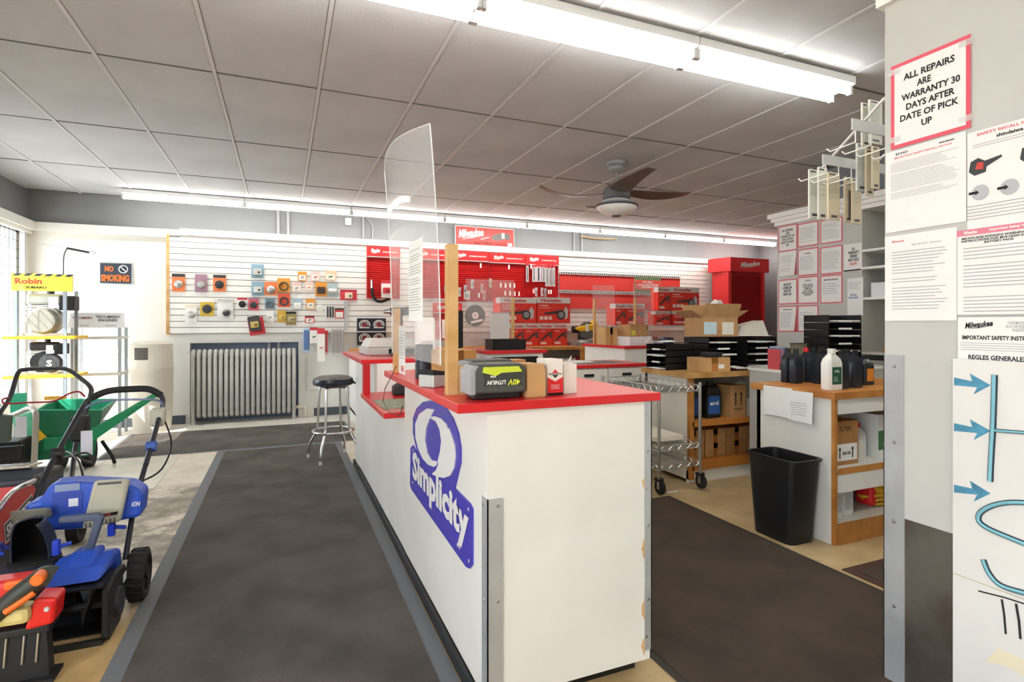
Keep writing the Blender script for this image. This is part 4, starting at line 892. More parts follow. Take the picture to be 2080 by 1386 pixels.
# wooden screen posts with clear sheets on the inner counters
for lab, (u, v0, v1), X, Y, zb_ in (('wooden screen post with clear sheet behind the black tray', (1037, 605, 700), 2.18, 5.2, 1.0305), ('wooden screen post with clear sheet on the tall counter', (1268, 608, 657), pC.x+.02, pC.y+.7, 1.0305), ('second wooden screen post on the tall counter near stacked cartons', (1389, 605, 665), pC.x+.62, pC.y+.7, 1.0305)):
    d = X*S_+Y*C_; zt = H+(CY-v0)/F*d
    t = thing('screen_post', lab, 'screen post', (X, Y, zb_)); MB().box(-.013, .013, -.013, .013, 0, zt-zb_).build('post', PINE, t)
    MB().box(-.5 if u < 1100 else -.02, .02 if u < 1100 else .3, .014, .017, .1, zt-zb_+.18).build('clear_sheet', M('f2f5f6', .06, alpha=.12), t)
# boxes on the tall counter
x, y = pC.x, pC.y
carton('tall closed brown box on the tall red-topped counter', x+.04, y+.45, 1.0305, .16, .2, .21, 0, CARD2)
carton('brown box with yellow sticker sitting on a white box', x+.3, y+.3, 1.0305+.102, .26, .22, .14, .1, CARD, False, stick=(-.45, -.2, .1, .5, M('d6d24a', .5)))
t = thing('white_carton', 'flattened white carton under the brown box', 'box', (x+.3, y+.28, 1.0305), .1); MB().box(-.17, .17, -.13, .13, 0, .1).build('carton', M('e4e3e2', .6), t); MB().prism([(.05,.02), (.17,.02), (.12,.099)], -.16, -.13).build('flap', M('eceae8', .6), t)
t = thing('cable_coil', 'black cable looping up from the boxes', 'cable', (x+.62, y+.55, 1.0305)); MB().tube([(-.05,0,0), (.0,0,.08), (.08,0,.18), (.06,0,.24), (.0,0,.2), (-.02,0,.1), (.05,0,.02)], .007, 6).build('cable', BLACK, t, smooth=60)
for k in range(9):
    c = ('b9bcc0', '46607a', '2c2d30', 'd9d6d0', '8a5a3a', '9aa0a4', '2f3a44', 'c7b89a', 'a33a34')[k]
    carton('%s part on the cluttered tall counter' % ('silver', 'slate blue', 'black', 'off-white', 'brown', 'grey', 'dark teal', 'tan', 'red')[k], x+.52+.075*(k % 3), y+.1+.13*(k//3), 1.0305, .055, .1, .05+.02*(k % 3), 0, M(c, .5), False, name='loose_part')
# ------------------------------------------------------------------ chrome wire cart
c0 = onZ(1340, 788, .80); c1 = onZ(1436, 785, .80); cb = onZ(1225, 765, .80)
X0, X1, Y0, Y1_ = c0.x-.03, c1.x-.04, (c0.y+c1.y)/2, 4.12
cart = thing('wire_cart', 'chrome wire shelf cart on black casters', 'cart', ((X0+X1)/2, (Y0+Y1_)/2, .0)); a, b = (X1-X0)/2, (Y1_-Y0)/2
WIRE = M('c5c8c8', .3, metal=.9)
for sx in (-1, 1):
    for sy in (-1, 1):
        MB().cyl((sx*a,sy*b,.13), (sx*a,sy*b,.83), .0125, n=10).build('post', WIRE, cart, smooth=40)
        MB().lathe([(.035,.115), (.035,.13)], (sx*a,sy*b,0), 14).build('bumper', BLACKM, cart)
        wheel = MB().lathe([(.05,-.014), (.055,-.008), (.055,.008), (.05,.014)], (sx*a+.01,sy*b,.065), 18, 'x').build('caster', RUBBER, cart, smooth=40)
        MB().box(sx*a-.008, sx*a-.005, sy*b-.015, sy*b+.015, .05, .12).box(sx*a+.025, sx*a+.028, sy*b-.015, sy*b+.015, .05, .12).build('fork', STEEL, wheel)
def wshelf(z, name='wire_shelf', rim=0):
    m = MB()
    for k in range(int(2*b/.026)): y = -b+.013+.026*k; m.cyl((-a,y,z), (a,y,z), .002, n=4)
    for x in (-a, -a/3, a/3, a): m.cyl((x,-b,z-.006), (x,b,z-.006), .004, n=5)
    for zz_ in (z, z+.035+rim):
        for s in (-1, 1): m.cyl((s*a,-b,zz_), (s*a,b,zz_), .0035, n=5); m.cyl((-a,s*b,zz_), (a,s*b,zz_), .0035, n=5)
    n = 9
    for s in (-1, 1):
        m.tube([(-a+2*a*k/n, s*b, z+(.035+rim)*(k % 2)) for k in range(n+1)], .0025, 4)
        m.tube([(s*a, -b+2*b*k/20, z+(.035+rim)*(k % 2)) for k in range(21)], .0025, 4)
    m.build(name, WIRE, cart)
wshelf(.765, rim=.01); wshelf(.33); wshelf(.19)
solo(MB().prism([(-.13,-.3), (.13,-.3), (.15,.28), (-.11,.3)], 0, .035, 'xy'), 'parts_tray', M('e6dfcf', .6, var=.08), 'cream cardboard tray lying on the wire cart shelf', 'tray', ((X0+X1)/2, Y0+.42, .372))
# ------------------------------------------------------------------ open wooden shelf counter with letter trays
cx0, cy0 = 3.0, 3.5; CH = .885
sc = thing('shelf_counter', 'white and wood open-front counter loaded with brown cartons', 'counter', (cx0, cy0, 0)); W_ = 1.55
MB().box(0, .03, .03, .58, .03, CH-.04).build('side_panel', LAM, sc); MB().box(0, .045, 0, .03, .03, CH-.04).build('front_stile', WOOD, sc)
MB().box(-.03, W_, -.03, .6, CH-.04, CH).build('wooden_top', M('c9a367', .5, col2='a87a3c', scale=5), sc); MB().box(0, W_, .55, .58, .03, CH-.04).build('back_panel', WHITE, sc)
MB().box(.03, W_, .0, .55, .45, .49).build('shelf', M('c07a35', .5), sc); MB().box(.03, W_, .0, .55, .1, .15).build('shelf', M('c07a35', .5), sc); MB().box(0, W_, .02, .04, .0, .1).build('plinth', WHITE, sc)
MB().box(W_-.04, W_, 0, .03, .03, CH-.04).build('front_stile', WOOD, sc)
zt = CH+.0005
for i in range(4):
    for j in range(2):
        k = i*2+j; x = cx0+.1+.24*j
        carton('plain brown carton on the low wooden shelf, %s' % ('upper row, beside the stile', 'upper row, second from the stile', 'bottom row, beside the stile', 'bottom row, second from the stile', 'upper row, third from the stile', 'upper row, fourth from the stile', 'bottom row, third from the stile', 'bottom row, fourth from the stile')[k], cx0+.17+.235*(j+2*(i//2)), cy0+.3, .1505+(.1165 if i % 2 == 0 else 0), .22, .3, .116, 0, M(('cda06c', 'd2a670', 'c89a66', 'cea26c')[k % 4], .8, var=.1))
# jugs on the upper shelf
def jug(label, x, y, z, w_, d, h_, m, lab, txt=None, rz=0):
    t = thing('fluid_jug', label, 'jug', (x, y, z), rz)
    MB().loft([[(sx*w_/2*s, sy*d/2*s, zz_) for sx, sy in ((-1,-1), (1,-1), (1,1), (-1,1))] for s, zz_ in ((.94,0), (1,.02), (1,h_*.7), (.8,h_*.84), (.42,h_*.9), (.4,h_*.92))]).build('body', m, t, bev=.012)
    MB().lathe([(w_*.19,h_*.9), (w_*.19,h_), (.002,h_)], (0,0,0), 12).build('cap', BLACKM, t)
    MB().tube([(w_*.22,0,h_*.86), (w_*.45,0,h_*.92), (w_*.48,0,h_*.7)], .012, 6).build('handle', m, t)
    if lab:
        f = MB().box(-w_*.4, w_*.4, -d/2-.001, -d/2, h_*.12, h_*.62).build('label', lab, t)
        if txt: text(f, txt, 0, h_*.42, w_*.6, h_*.11, WH, -d/2-.0018)
    return t
jug('black jug with blue label reading ard on the wooden shelf', cx0+.33, cy0+.14, .4905, .15, .11, .3, BLACKM, M('2e5fa8', .4), 'ard')
jug('plain black jug with its blue label turned to the stile', cx0+.13, cy0+.16, .4905, .15, .11, .29, BLACKM, M('2a4d84', .4))
t = carton('brown carton with two up arrows next to the black jug', cx0+.55, cy0+.14, .4905, .17, .2, .27, 0, CARD, False)
for s in (-1, 1): MB().prism([(s*.03-.005,.1), (s*.03+.005,.1), (s*.03+.005,.19), (s*.03+.015,.19), (s*.03,.215), (s*.03-.015,.19), (s*.03-.005,.19)], -.1015, -.1).build('arrow', INK, t)
text(t, 'THIS SIDE UP', 0, .07, .1, .018, INK, -.1015)
carton('white carton with an orange label on the wooden shelf', cx0+.78, cy0+.16, .4905, .22, .2, .15, 0, M('e2dfd8', .6), False, stick=(-.1, .15, .45, .62, ORANGE))
t = thing('yellow_bag', 'clear bag of yellow-green pads lying on the white carton', 'bag', (cx0+.76, cy0+.2, .642)); MB().lathe([(.02,0), (.09,.01), (.1,.06), (.06,.11), (.02,.12)], n=14).build('pads', M('c3c860', .6), t, smooth=60); MB().lathe([(.03,-.0), (.1,.005), (.11,.065), (.07,.12), (.015,.15)], n=14).build('film', FILM, t, smooth=60)
MB().box(0,0,0,0,0,0) if False else None
# on top: letter trays in stacks, boxes, papers
def trays(label, x, y, z, w_, d, n, step=.055, rz=0, wall=True, tagm=PAPER, name='letter_trays'):
    t = thing(name, label, 'letter trays', (x, y, z), rz)
    for k in range(n):
        zz_ = step*k; f = MB().box(-w_/2, w_/2, -d/2, d/2, zz_, zz_+.005).box(-w_/2, -w_/2+.004, -d/2, d/2, zz_, zz_+step-.003).box(w_/2-.004, w_/2, -d/2, d/2, zz_, zz_+step-.003).box(-w_/2, w_/2, d/2-.004, d/2, zz_, zz_+step-.003).build('tray', BLACK, t)
        MB().box(-w_*.2, w_*.2, -d/2-.002, -d/2, zz_+.001, zz_+.016).build('label_tab', tagm, f)
        if k % 2 == 0: MB().box(-w_*.42, w_*.42, -d*.5-.01, d*.35, zz_+.0055, zz_+.009+.01*random.random()).build('papers', PAPER, f)
    return t
trays('black letter tray stack with label tabs on its end', cx0+.15, cy0+.43, zt, .27, .3, 4, rz=-PI/2)
trays('black letter tray stack full of papers behind the tyre', cx0+.6, cy0+.42, zt, .34, .32, 5)
trays('black letter tray stack under the pale folded carton', cx0+1.05, cy0+.42, zt, .36, .32, 5)
t = carton('brown taped box with white barcode label and a small tyre on it', cx0+.3, cy0+.12, zt, .3, .17, .115, -.1, CARD2, True, stick=(.12, .3, .2, .5))
ty = thing('cart_tyre', 'small black rubber tyre lying on the taped box', 'tyre', (cx0+.33, cy0+.12, zt+.1165))
MB().lathe([(.06,.0), (.085,.003), (.09,.02), (.085,.037), (.06,.04), (.045,.02)], n=24).build('tread', RUBBER, ty, smooth=40); MB().lathe([(.045,.01), (.045,.03)], n=16).build('hub', DGREY, ty)
ob = carton('open brown box with flaps up and shipping labels, crumpled paper inside', cx0+.6, cy0+.42, zt+.281, .36, .28, .17, -.12, M('b58d60', .8, var=.1), False, open_=.14, stick=(.05, .38, .1, .75, M('dedbcf', .6)))
MB().box(-.17, -.04, -.1425, -.14, .02, .13).build('shipping_label', M('bcd3dc', .6), ob)
MB().sheet(lambda s, q: (-.02+.14*s+.02*math.sin(7*q), -.06+.1*q, .15+.16*math.sin(s*2.6)+.03*math.sin(9*q+4*s)), 8, 8).build('crumpled_paper', PAPER, ob)
t = thing('white_folder_box', 'pale folded carton lying on the letter trays by the red tower', 'box', (cx0+1.05, cy0+.42, zt+.2855), -.2); MB().prism([(-.16,0), (.16,0), (.1,.14), (-.12,.09)], -.08, .08).build('carton', M('ddd8cd', .6), t); MB().box(-.17, .18, -.1, .1, -.004, .0).build('under_sheet', PAPER, t)
for k in range(4):
    solo(MB().sheet(lambda s, q: (-.12+.24*s, -.1+.2*q, .003+.012*math.sin(5*s+k)*math.sin(4*q)), 5, 5), 'loose_paper', PAPER, ('curled white papers at the end tray stack', 'creased white sheet lying in front of the tray stacks', 'white sheet lying beside the small tyre box', 'thin white sheet at the counter front edge')[k], 'paper', (cx0+(.13, .62, .9, 1.2)[k], cy0+(.43, .12, .1, .12)[k], zt+(.235 if k == 0 else .013)), .1*k, solid=.0006)
# ------------------------------------------------------------------ oil counter with open shelves toward the camera
ox0, oy0, OH = 2.93, 2.2, .885; OW, OD = 1.05, .56
oc = thing('oil_counter', 'white counter with wooden top edge and open shelves of fluids', 'counter', (ox0, oy0, 0))
MB().box(0, .03, .02, OD, .0, OH-.04).build('side_panel', LAM, oc); MB().box(0, .025, 0, .02, 0, OH-.04).build('front_stile', WOOD, oc); MB().box(0, OW, OD-.03, OD, 0, OH-.04).build('back_panel', M('d8d5cb', .5), oc)
MB().box(-.025, OW+.02, -.02, OD+.03, OH-.04, OH).build('wooden_top', WOOD, oc); MB().box(.03, OW, 0, .018, OH-.13, OH-.042).build('upper_rail', WHITE, oc)
MB().box(.03, OW, 0, OD-.03, .42, .44).build('shelf', WHITE, oc); MB().box(.03, OW, -.004, 0, .405, .442).build('shelf_edge', WOOD, oc); MB().box(.03, OW, 0, .018, .3, .405).build('lower_rail', WHITE, oc)
MB().box(.03, OW, 0, OD-.03, .1, .13).build('shelf', M('c9c5b8', .5), oc); MB().box(.03, OW, -.004, .016, .0, .125).build('plinth', M('b0763c', .5, var=.15), oc); MB().box(OW-.03, OW, 0, OD, 0, OH-.04).build('side_panel', LAM, oc)
zt = OH+.0005
def bottle(label, x, y, z=None, m=None, cap=None, h_=.23, w_=.085, d=.05, lab=None, group='dark oil bottles on the wooden counter', rz=0, txt=None):
    t = thing('oil_bottle', label, 'bottle', (x, y, zt if z is None else z), rz, group=group); m = m or M('23272f', .3)
    MB().loft([[(sx*w_/2*s, sy*d/2*s, zz_) for sx, sy in ((-1,-.7), (-.8,-1), (.8,-1), (1,-.7), (1,.7), (.8,1), (-.8,1), (-1,.7))] for s, zz_ in ((.93,0), (1,.012), (1,h_*.64), (.85,h_*.75), (.42,h_*.86), (.36,h_*.9))]).build('body', m, t, smooth=35)
    MB().lathe([(w_*.2,h_*.88), (w_*.2,h_), (.002,h_)], n=12).build('cap', cap or BLACK, t)
    if lab:
        f = MB().box(-w_*.34, w_*.34, -d/2-.001, -d/2, h_*.14, h_*.56).build('label', lab, t)
        if txt: text(f, txt, 0, h_*.46, w_*.4, h_*.06, WH, -d/2-.0016); lines_mb(-w_*.26, w_*.1, h_*.2, h_*.38, 4, -d/2-.0016).build('small_print', WH, f)
    return t
bs = [(1600,'dark oil bottle at the paper-draped corner of the wooden counter'), (1617,'dark oil bottle right beside the red-capped one'), (1637,None), (1652,'dark oil bottle after the red-capped one'), (1668,'dark oil bottle behind the white jug shoulder'), (1709,'dark oil bottle just past the white jug'), (1722,'dark oil bottle second past the white jug'), (1737,'dark oil bottle next to the orange-labelled one')]
for k, (u, lab) in enumerate(bs):
    Yb = oy0+.5-.065*(k % 2) if k < 5 else oy0+.12+.11*(k-5 == 1)
    p = onY(u, 700, Yb)
    if k == 2: bottle('dark oil bottle with bright red cap', p.x, Yb, cap=RED2)
    else: bottle(lab, p.x, Yb)
for u, lab in ((1655,'dark oil bottle in the second row over the red cap side'), (1675,'dark oil bottle in the second row behind white jug'), (1692,'dark oil bottle in the second row by the drip box'), (1712,'dark oil bottle in the second row before cardboard tray')):
    p = onY(u, 700, oy0+.4); bottle(lab, p.x, oy0+.4 if u > 1660 else oy0+.37, h_=.22)
p = onY(1689, 745, oy0+.1); bottle('white oil jug with dark green label', p.x, oy0+.1, m=M('e9e6df', .4), cap=M('e9e6df', .4), h_=.245, w_=.115, d=.07, lab=M('1f5a44', .4), group=None, txt='OIL')
p = onY(1757, 745, oy0+.2); bottle('dark oil jug with orange label by the hanging paper', p.x, oy0+.2, h_=.19, w_=.09, d=.07, lab=M('d98a2c', .5), group=None)
# lower shelves
t = carton('brown carton with printed up arrows inside the oil counter', ox0+.17, oy0+.18, .4405, .2, .26, .26, 0, M('a9794a', .8, var=.1), False, stick=(-.4, .45, .1, .48))
text(t, 'FILTERS', -.01, .215, .1, .03, M('5f432a', .8), -.131); text(t, 'BAR OIL', 0, .07, .07, .02, INK, -.1325)
for s in (-.06, .05): MB().prism([(s-.004,.04), (s+.004,.04), (s+.004,.09), (s+.012,.09), (s,.108), (s-.012,.09), (s-.004,.09)], -.1325, -.1316).build('arrow', INK, t)
bottle('white fluid bottle next to the arrow carton', ox0+.32, oy0+.16, .4405, M('dcdad4', .5), M('dcdad4', .5), .2, .08, .07, group=None)
bottle('white fluid bottle with red cap on the middle shelf', ox0+.42, oy0+.16, .4405, M('dcdad4', .5), RED2, .21, .08, .07, group=None)
t = carton('white and green carton at the end of the middle shelf', ox0+.6, oy0+.18, .4405, .2, .2, .27, 0, M('dedfd8', .6), False); text(MB().box(-.1, .1, -.1012, -.1, .05, .17).build('green_panel', M('3e6f4c', .5), t), 'no\nspill', 0, .11, .12, .09, WH, -.102)
for k in range(2): bottle(('white bottle with printed label at the shelf stile', 'white bottle with printed label, second from the stile')[k], ox0+.095+.115*k, oy0+.08+.02*k, .1305, M('d3d2ce', .5), M('d3d2ce', .5), .24, .095, .07, group=None, lab=M('b4b5b8', .6))
t = thing('green_spool', 'green trimmer line spool on the bottom shelf', 'spool', (ox0+.43, oy0+.38, .1305)); MB().lathe([(.11,0), (.11,.02), (.09,.03), (.09,.17), (.11,.18), (.11,.2)], n=22).build('line', M('1c9a6c', .4), t, smooth=40); MB().lathe([(.112,.2), (.112,.204), (.02,.204)], n=22).build('flange', M('148a5c', .4), t)
t = thing('rope_coil', 'coiled yellow extension rope with red wrap on the bottom shelf', 'rope', (ox0+.66, oy0+.16, .1405))
for k in range(7): MB().tube([((.17+.012*(k % 3))*math.cos(2*PI*j/20), .1*math.sin(2*PI*j/20), .015+.019*k+.012*math.sin(3*2*PI*j/20+k)) for j in range(20)], .0105, 6, closed=True).build('loop', M('d0a024', .6), t, smooth=60)
MB().box(-.19, -.13, -.06, .06, -.008, .15).build('red_wrap', RED2, t, bev=.02)
# papers draped over the counter side
for k, (u0, v0, u1, v1, lab) in enumerate(((1548, 778, 1612, 845, 'white sheet draped over the oil counter edge'), (1607, 786, 1646, 855, 'printed form hanging beside the draped white sheet'))):
    A = onX(u0, v0, ox0-.03-.004*k); B = onX(u1, v1, ox0-.03-.004*k); w_, h_ = A.y-B.y, A.z-onX(u0, v1, ox0-.03).z
    paper('draped_paper', lab, (ox0-.03-.004*k, (A.y+B.y)/2, OH-.19-.01*k), -PI/2, .22 if k == 0 else .17, .185, body=(0 if k == 0 else (9, .1, .8)), curl=.01, cat='paper')
# cup of pens, fork stand, letter rack, file boxes behind the bottles (on a low back shelf of the cabinet)
p = onY(1612, 700, 3.15)
bk = thing('back_cabinet', 'low pale cabinet behind the oil bottles carrying black trays', 'cabinet', (3.55, 3.08, 0)); MB().box(0, 1.25, 0, .34, 0, .9).build('body', PART, bk); MB().box(-.01, 1.26, -.01, .35, .9, .92).build('top', WHITE, bk)
t = thing('pen_cup', 'mesh holder with red and blue striped folders', 'holder', (3.62, 3.2, .9205)); 
for k in range(9): MB().box(-.045+.01*k, -.038+.01*k, -.06, .06, 0, .16+.01*(k % 3)).build('folder', M(('c0474a', '5a7fae', '9a9ca0')[k % 3], .6), t)
MB().box(-.05, .06, -.065, -.06, 0, .05).build('holder_front', BLACKM, t)
t = thing('bit_stand', 'wire stand of brass-topped tool bits behind the oil bottles', 'tool stand', (3.82, 3.18, .9205)); MB().box(-.09, .09, -.03, .03, 0, .02).build('base', BLACKM, t)
for k in range(7): MB().cyl((-.08+.027*k,0,.02), (-.08+.027*k,0,.2), .008, n=8).build('bit', M('7d745e', .4, metal=.4), t, smooth=40)
MB().cyl((-.09,0,.2), (.09,0,.2), .006, n=6).build('rail', BLACK, t)
trays('tall black letter sorter with label tabs against the postered panel', 4.3, 3.25, .9215, .34, .26, 7, .062, rz=-.12, name='letter_sorter')
p = onY(1760, 690, 3.1)
# ------------------------------------------------------------------ tall cabinet with cornice and postered end panel
XC = 4.92; YC0, YC1 = 2.2, 4.36; ZK = 2.43
tcab = thing('tall_cabinet', 'tall pale shelving cabinet with white cornice and postered panel', 'cabinet', (XC, 3.42, 0))
MB().box(0, .45, 0, .94, 0, ZK-.1).build('panel', PART, tcab); MB().box(.0, .03, -1.2, 0, 0, .95).build('lower_front', PART, tcab)
MB().box(.42, .45, -1.25, 0, 0, ZK-.1).build('back', M('8f8672', .7), tcab); MB().box(0, .45, -1.25, -1.2, 0, ZK-.1).build('side', PART, tcab)
for z in (1.0, 1.5, 1.78, 1.94): MB().box(.0, .42, -1.2, 0, z, z+.022).build('shelf', WHITE, tcab)
for y in (-.42, -.85): MB().box(0, .02, y, y+.02, 1.8, 1.94).build('divider', WHITE, tcab)
cn = MB()
for i, (o_, z0, z1) in enumerate(((.02, ZK-.1, ZK-.06), (.045, ZK-.06, ZK-.02), (.07, ZK-.02, ZK+.03))): cn.box(-o_, .45, -1.25, .94+o_, z0, z1)
cn.build('cornice', M('f0efec', .4), tcab)
t = thing('speaker_case', 'large grey equipment case with round outline on the cabinet', 'case', (XC+.25, 3.6, ZK+.0305)); MB().box(-.17, .2, -.28, .45, 0, .36).build('body', M('7c7f87', .6), t, bev=.01); MB().tube([(-.171,.1+.13*math.cos(2*PI*k/24),.16+.13*math.sin(2*PI*k/24)) for k in range(24)], .003, 5, closed=True).build('round_outline', M('65686f', .6), t); MB().box(-.175, -.17, -.28, -.24, 0, .36).build('edge_band', DGREY, t)
PL = XC-.003
def poster(lab, u0, v0, u1, v1, lines, body, border=.012, k=0, curl=0, bm=PINK):
    A = onX(u0, v0, PL); B = onX(u1, v1, PL); zb_ = onX(u0, v1, PL).z; zt_ = A.z
    w_ = A.y-onX(u1, v0, PL).y; return paper('posted_notice', lab, (PL-.0015, (A.y+onX(u1, v0, PL).y)/2, zb_), -PI/2, w_-.008, zt_-zb_-.01, border, bm, lines, body, curl)
def zp(x, y): return 1540+x*.2164, 420+y*.2164
PX = [(195,362), (378,560), (590,785)]
PZ = [((190,420), (165,375), (130,345)), ((425,655), (405,645), (385,630)), ((690,910), (665,905), (650,900)), ((935,1165), (930,1165), None)]
LAB = [['small red-bordered warranty notice at the panel corner', 'red-bordered price notice with inner frame, top middle', 'red-bordered notice with fine print, top by the hooks'],
       ['plain white notice with curled corner', 'framed notice headed storage', 'framed price list notice'],
       ['red-bordered shop labor rate notice', 'red-bordered bold text notice beside labor rate', 'red-bordered mower repair notice'],
       ['red-bordered sharpening price notice with curled corner', 'red-bordered list notice beside black sorter', None]]
for r in range(4):
    for c in range(3):
        if not LAB[r][c]: continue
        (x0, x1), (y0, y1) = PX[c], PZ[r][c]; u0, v0 = zp(x0, y0); u1, v1 = zp(x1, y1-(12 if r == 0 else 8)*0)
        v1 = v0+(y1-y0)*.2164
        if (r, c) == (0, 0): L_ = [('ALL REPAIRS\nARE\nWARRANTY 30\nDAYS AFTER\nDATE OF PICK\nUP', 0, .52, .8, .72, INK)]; bd = 0
        elif (r, c) == (2, 0): L_ = [('SHOP\nLABOR\nRATE\n$85.00', 0, .6, .55, .55, INK)]; bd = 0
        elif (r, c) == (2, 1): L_ = [('NOTICE', 0, .88, .3, .05, INK), ('WORK WILL BE\nCHARGED FOR\nESTIMATES\nIF NOT DONE\nMANUFACTURER\nWARRANTY', 0, .52, .62, .46, INK)]; bd = 0
        elif (r, c) == (2, 2): L_ = [('MOWER REPAIR', 0, .86, .7, .06, INK)]; bd = (6, .2, .75)
        elif (r, c) == (3, 0): L_ = [('SHARPENING', 0, .88, .55, .05, INK)]; bd = (9, .15, .8)
        elif (r, c) == (1, 1): L_ = [('STORAGE', 0, .84, .3, .05, INK)]; bd = (9, .2, .75)
        else: L_ = []; bd = (11, .15, .85)
        poster(LAB[r][c], u0, v0, u1, v1, L_, bd, .01 if r != 1 or c else .0001, curl=.03 if (r, c) in ((1,0), (3,0)) else 0)
u0, v0 = zp(800, 350); u1, v1 = zp(980, 620)
poster('plain white warranty repairs notice held by black clips', u0, v0, u1, v1, [('ALL\nWARRANTY\nREPAIRS\nMUST HAVE', .05, .62, .6, .5, INK), ('RECEIPT', .05, .28, .4, .09, RED2)], 0, .0001)
u0, v0 = zp(835, 665); u1, v1 = zp(990, 1030)
t = poster('small whiteboard with blue handwriting and a pen on top', u0, v0, u1, v1, [('Parts\nSpecials', -.1, .52, .6, .14, M('5b76b8', .6))], (5, .7, .9), .0001); MB().cyl((-.1,-.012,.43), (.06,-.012,.43), .006, n=8).build('pen', BLACK, t)
# things on the cabinet shelves
solo(MB().box(-.1, .1, -.3, .3, 0, .13), 'white_file_box', M('e3e3e6', .6), 'white label-fronted file box on the cabinet shelf', 'box', (XC+.12, 3.05, 1.5225))
solo(MB().box(-.1, .1, -.14, .14, 0, .1).box(-.12, -.1, -.15, .15, 0, .06), 'cardboard_tray', CARD, 'brown cardboard tray of papers on the cabinet shelf', 'tray', (XC+.15, 3.1, 1.0225))
for k in range(5): solo(MB().box(-.1, .1, -.025, .025, 0, .24-.02*k), 'binder', M(('6f8aa8', '57616d', '8c98a6', '4a5562', '9aa7b4')[k], .6), '%s binder standing on the upper cabinet shelf' % ('blue-grey', 'charcoal', 'pale slate', 'dark slate', 'light blue')[k], 'binder', (XC+.16, 2.6+.06*k, 1.9625))

# ------------------------------------------------------------------ foreground partition: postered panel with metal corner strip
XP = 2.0; YP1 = 1.306
wp = thing('wall_partition', 'pale partition end panel covered with notices', None, (XP, 0, 0), kind='structure')
MB().box(0, .45, -2.2, YP1, 0, 2.42).build('panel', PART, wp)
m = MB()
for o_, z0, z1 in ((.02, 2.42, 2.47), (.045, 2.47, 2.51), (.07, 2.51, 2.57)): m.box(-o_, .45, -2.2, YP1+o_, z0, z1)
m.build('cornice', M('f0efec', .4), wp)
cs = MB().box(-.003, 0, YP1-.067, YP1+.003, 0, 1.17).box(-.003, .05, YP1, YP1+.003, 0, 1.17).build('corner_strip', M('c3c7cc', .4, metal=.6, var=.1, scale=6), wp); m = MB()
for z in (1.13, .86, .58, .28): m.lathe([(.007,-.003), (.005,-.006), (.001,-.0065)], (0,YP1-.034,z), 8, 'x')
m.build('rivet', STEEL, cs)
kz = onX(1840, 1055, XP-.001).z
MB().box(-.0015, 0, -1.5, YP1-.069, .0, kz).build('kick_plate', M('6f6a64', .4, metal=.5, col2='4a3f38', scale=3), wp)
PW = XP-.0015
def ppaper(name, lab, u0, v0, u1, v1, border=None, bm=PINK, lines=(), body=0, curl=0, k=0, bx=.86):
    A = onX(u0, v0, PW); B = onX(u1, v1, PW); zb_ = onX(u0, v1, PW).z; yr = onX(u1, v0, PW).y; w_, h_ = A.y-yr, A.z-zb_
    return paper(name, lab, (PW-.0012-.0015*k, (A.y+yr)/2, zb_), -PI/2, w_, h_, border, bm, lines, body, curl, bx=bx)
t = ppaper('warranty_sign', 'red-bordered repair warranty sign in bold black capitals', 1818, 141, 1963, 296, .013, M('dd5b6c', .7), [('ALL REPAIRS', .0, .84, .72, .085, INK), ('ARE', -.06, .71, .2, .085, INK), ('WARRANTY 30', .02, .58, .82, .085, INK), ('DAYS AFTER', .02, .45, .68, .085, INK), ('DATE OF PICK', .0, .32, .82, .085, INK), ('UP', -.02, .19, .15, .085, INK)], k=1)
for s in (-1, 1):
    for q in (0, 1): MB().box(s*.11-.02, s*.11+.02, -.0012, -.0006, q*.24+.01, q*.24+.03).build('clear_tape', FILM, t)
t = ppaper('recall_letter', 'white recall letter with echo heading under the warranty sign', 1800, 312, 1963, 474, None, None, [('ECHO', -.28, .95, .16, .03, INK), ('shindaiwa', .28, .95, .18, .022, INK), ('IMPORTANT SAFETY RECALL NOTICE', -.02, .905, .72, .02, M('d8707c', .7))], (22, .4, .85))
t = ppaper('recall_letter', 'safety recall notice with blower pictures', 1966, 272, 2150, 470, None, None, [('SAFETY RECALL NOTICE', .0, .96, .76, .03, M('d8707c', .7)), ('shindaiwa', .0, .905, .3, .035, INK)], (3, .8, .87), k=1)
w_ = .24
for (cx, cz, s) in ((-.07, .195, 1), (.06, .2, 1)):
    MB().prism([(cx-.035,cz-.01), (cx-.03,cz+.02), (cx-.01,cz+.028), (cx+.008,cz+.015), (cx+.05,cz+.022), (cx+.052,cz+.016), (cx+.012,cz-.004), (cx+.01,cz-.02), (cx-.02,cz-.025)], -.0012, -.0018).build('blower_picture', M('3c3f42', .7), t); MB().prism([(cx-.018,cz-.006), (cx-.012,cz+.014), (cx+.004,cz+.012), (cx+.004,cz-.01)], -.0019, -.0022).build('red_cover_picture', M('c7473f', .7), t)
for cx in (-.075, .0, .08):
    MB().lathe([(.024,-.0012), (.02,-.0016), (.003,-.0017)], (cx,0,.115), 14, 'y').build('diagram', M('b4b6bb', .8), t)
    MB().prism([(cx-.03,.112), (cx-.012,.112), (cx-.012,.108), (cx-.002,.116), (cx-.012,.124), (cx-.012,.12), (cx-.03,.12)], -.0018, -.0022).build('arrow_mark', INK, t)
lines_mb(-.11, .1, .03, .08, 5).build('printed_text', INKG, t)
ppaper('recall_letter', 'white letter with small red logo and curled edge', 1798, 482, 1944, 652, None, None, [('Milwaukee', -.3, .93, .18, .03, M('dd8f98', .7)), ('IMPORTANT NOTICE', .1, .87, .4, .018, INKG)], (20, .12, .82), k=0, bx=.78)
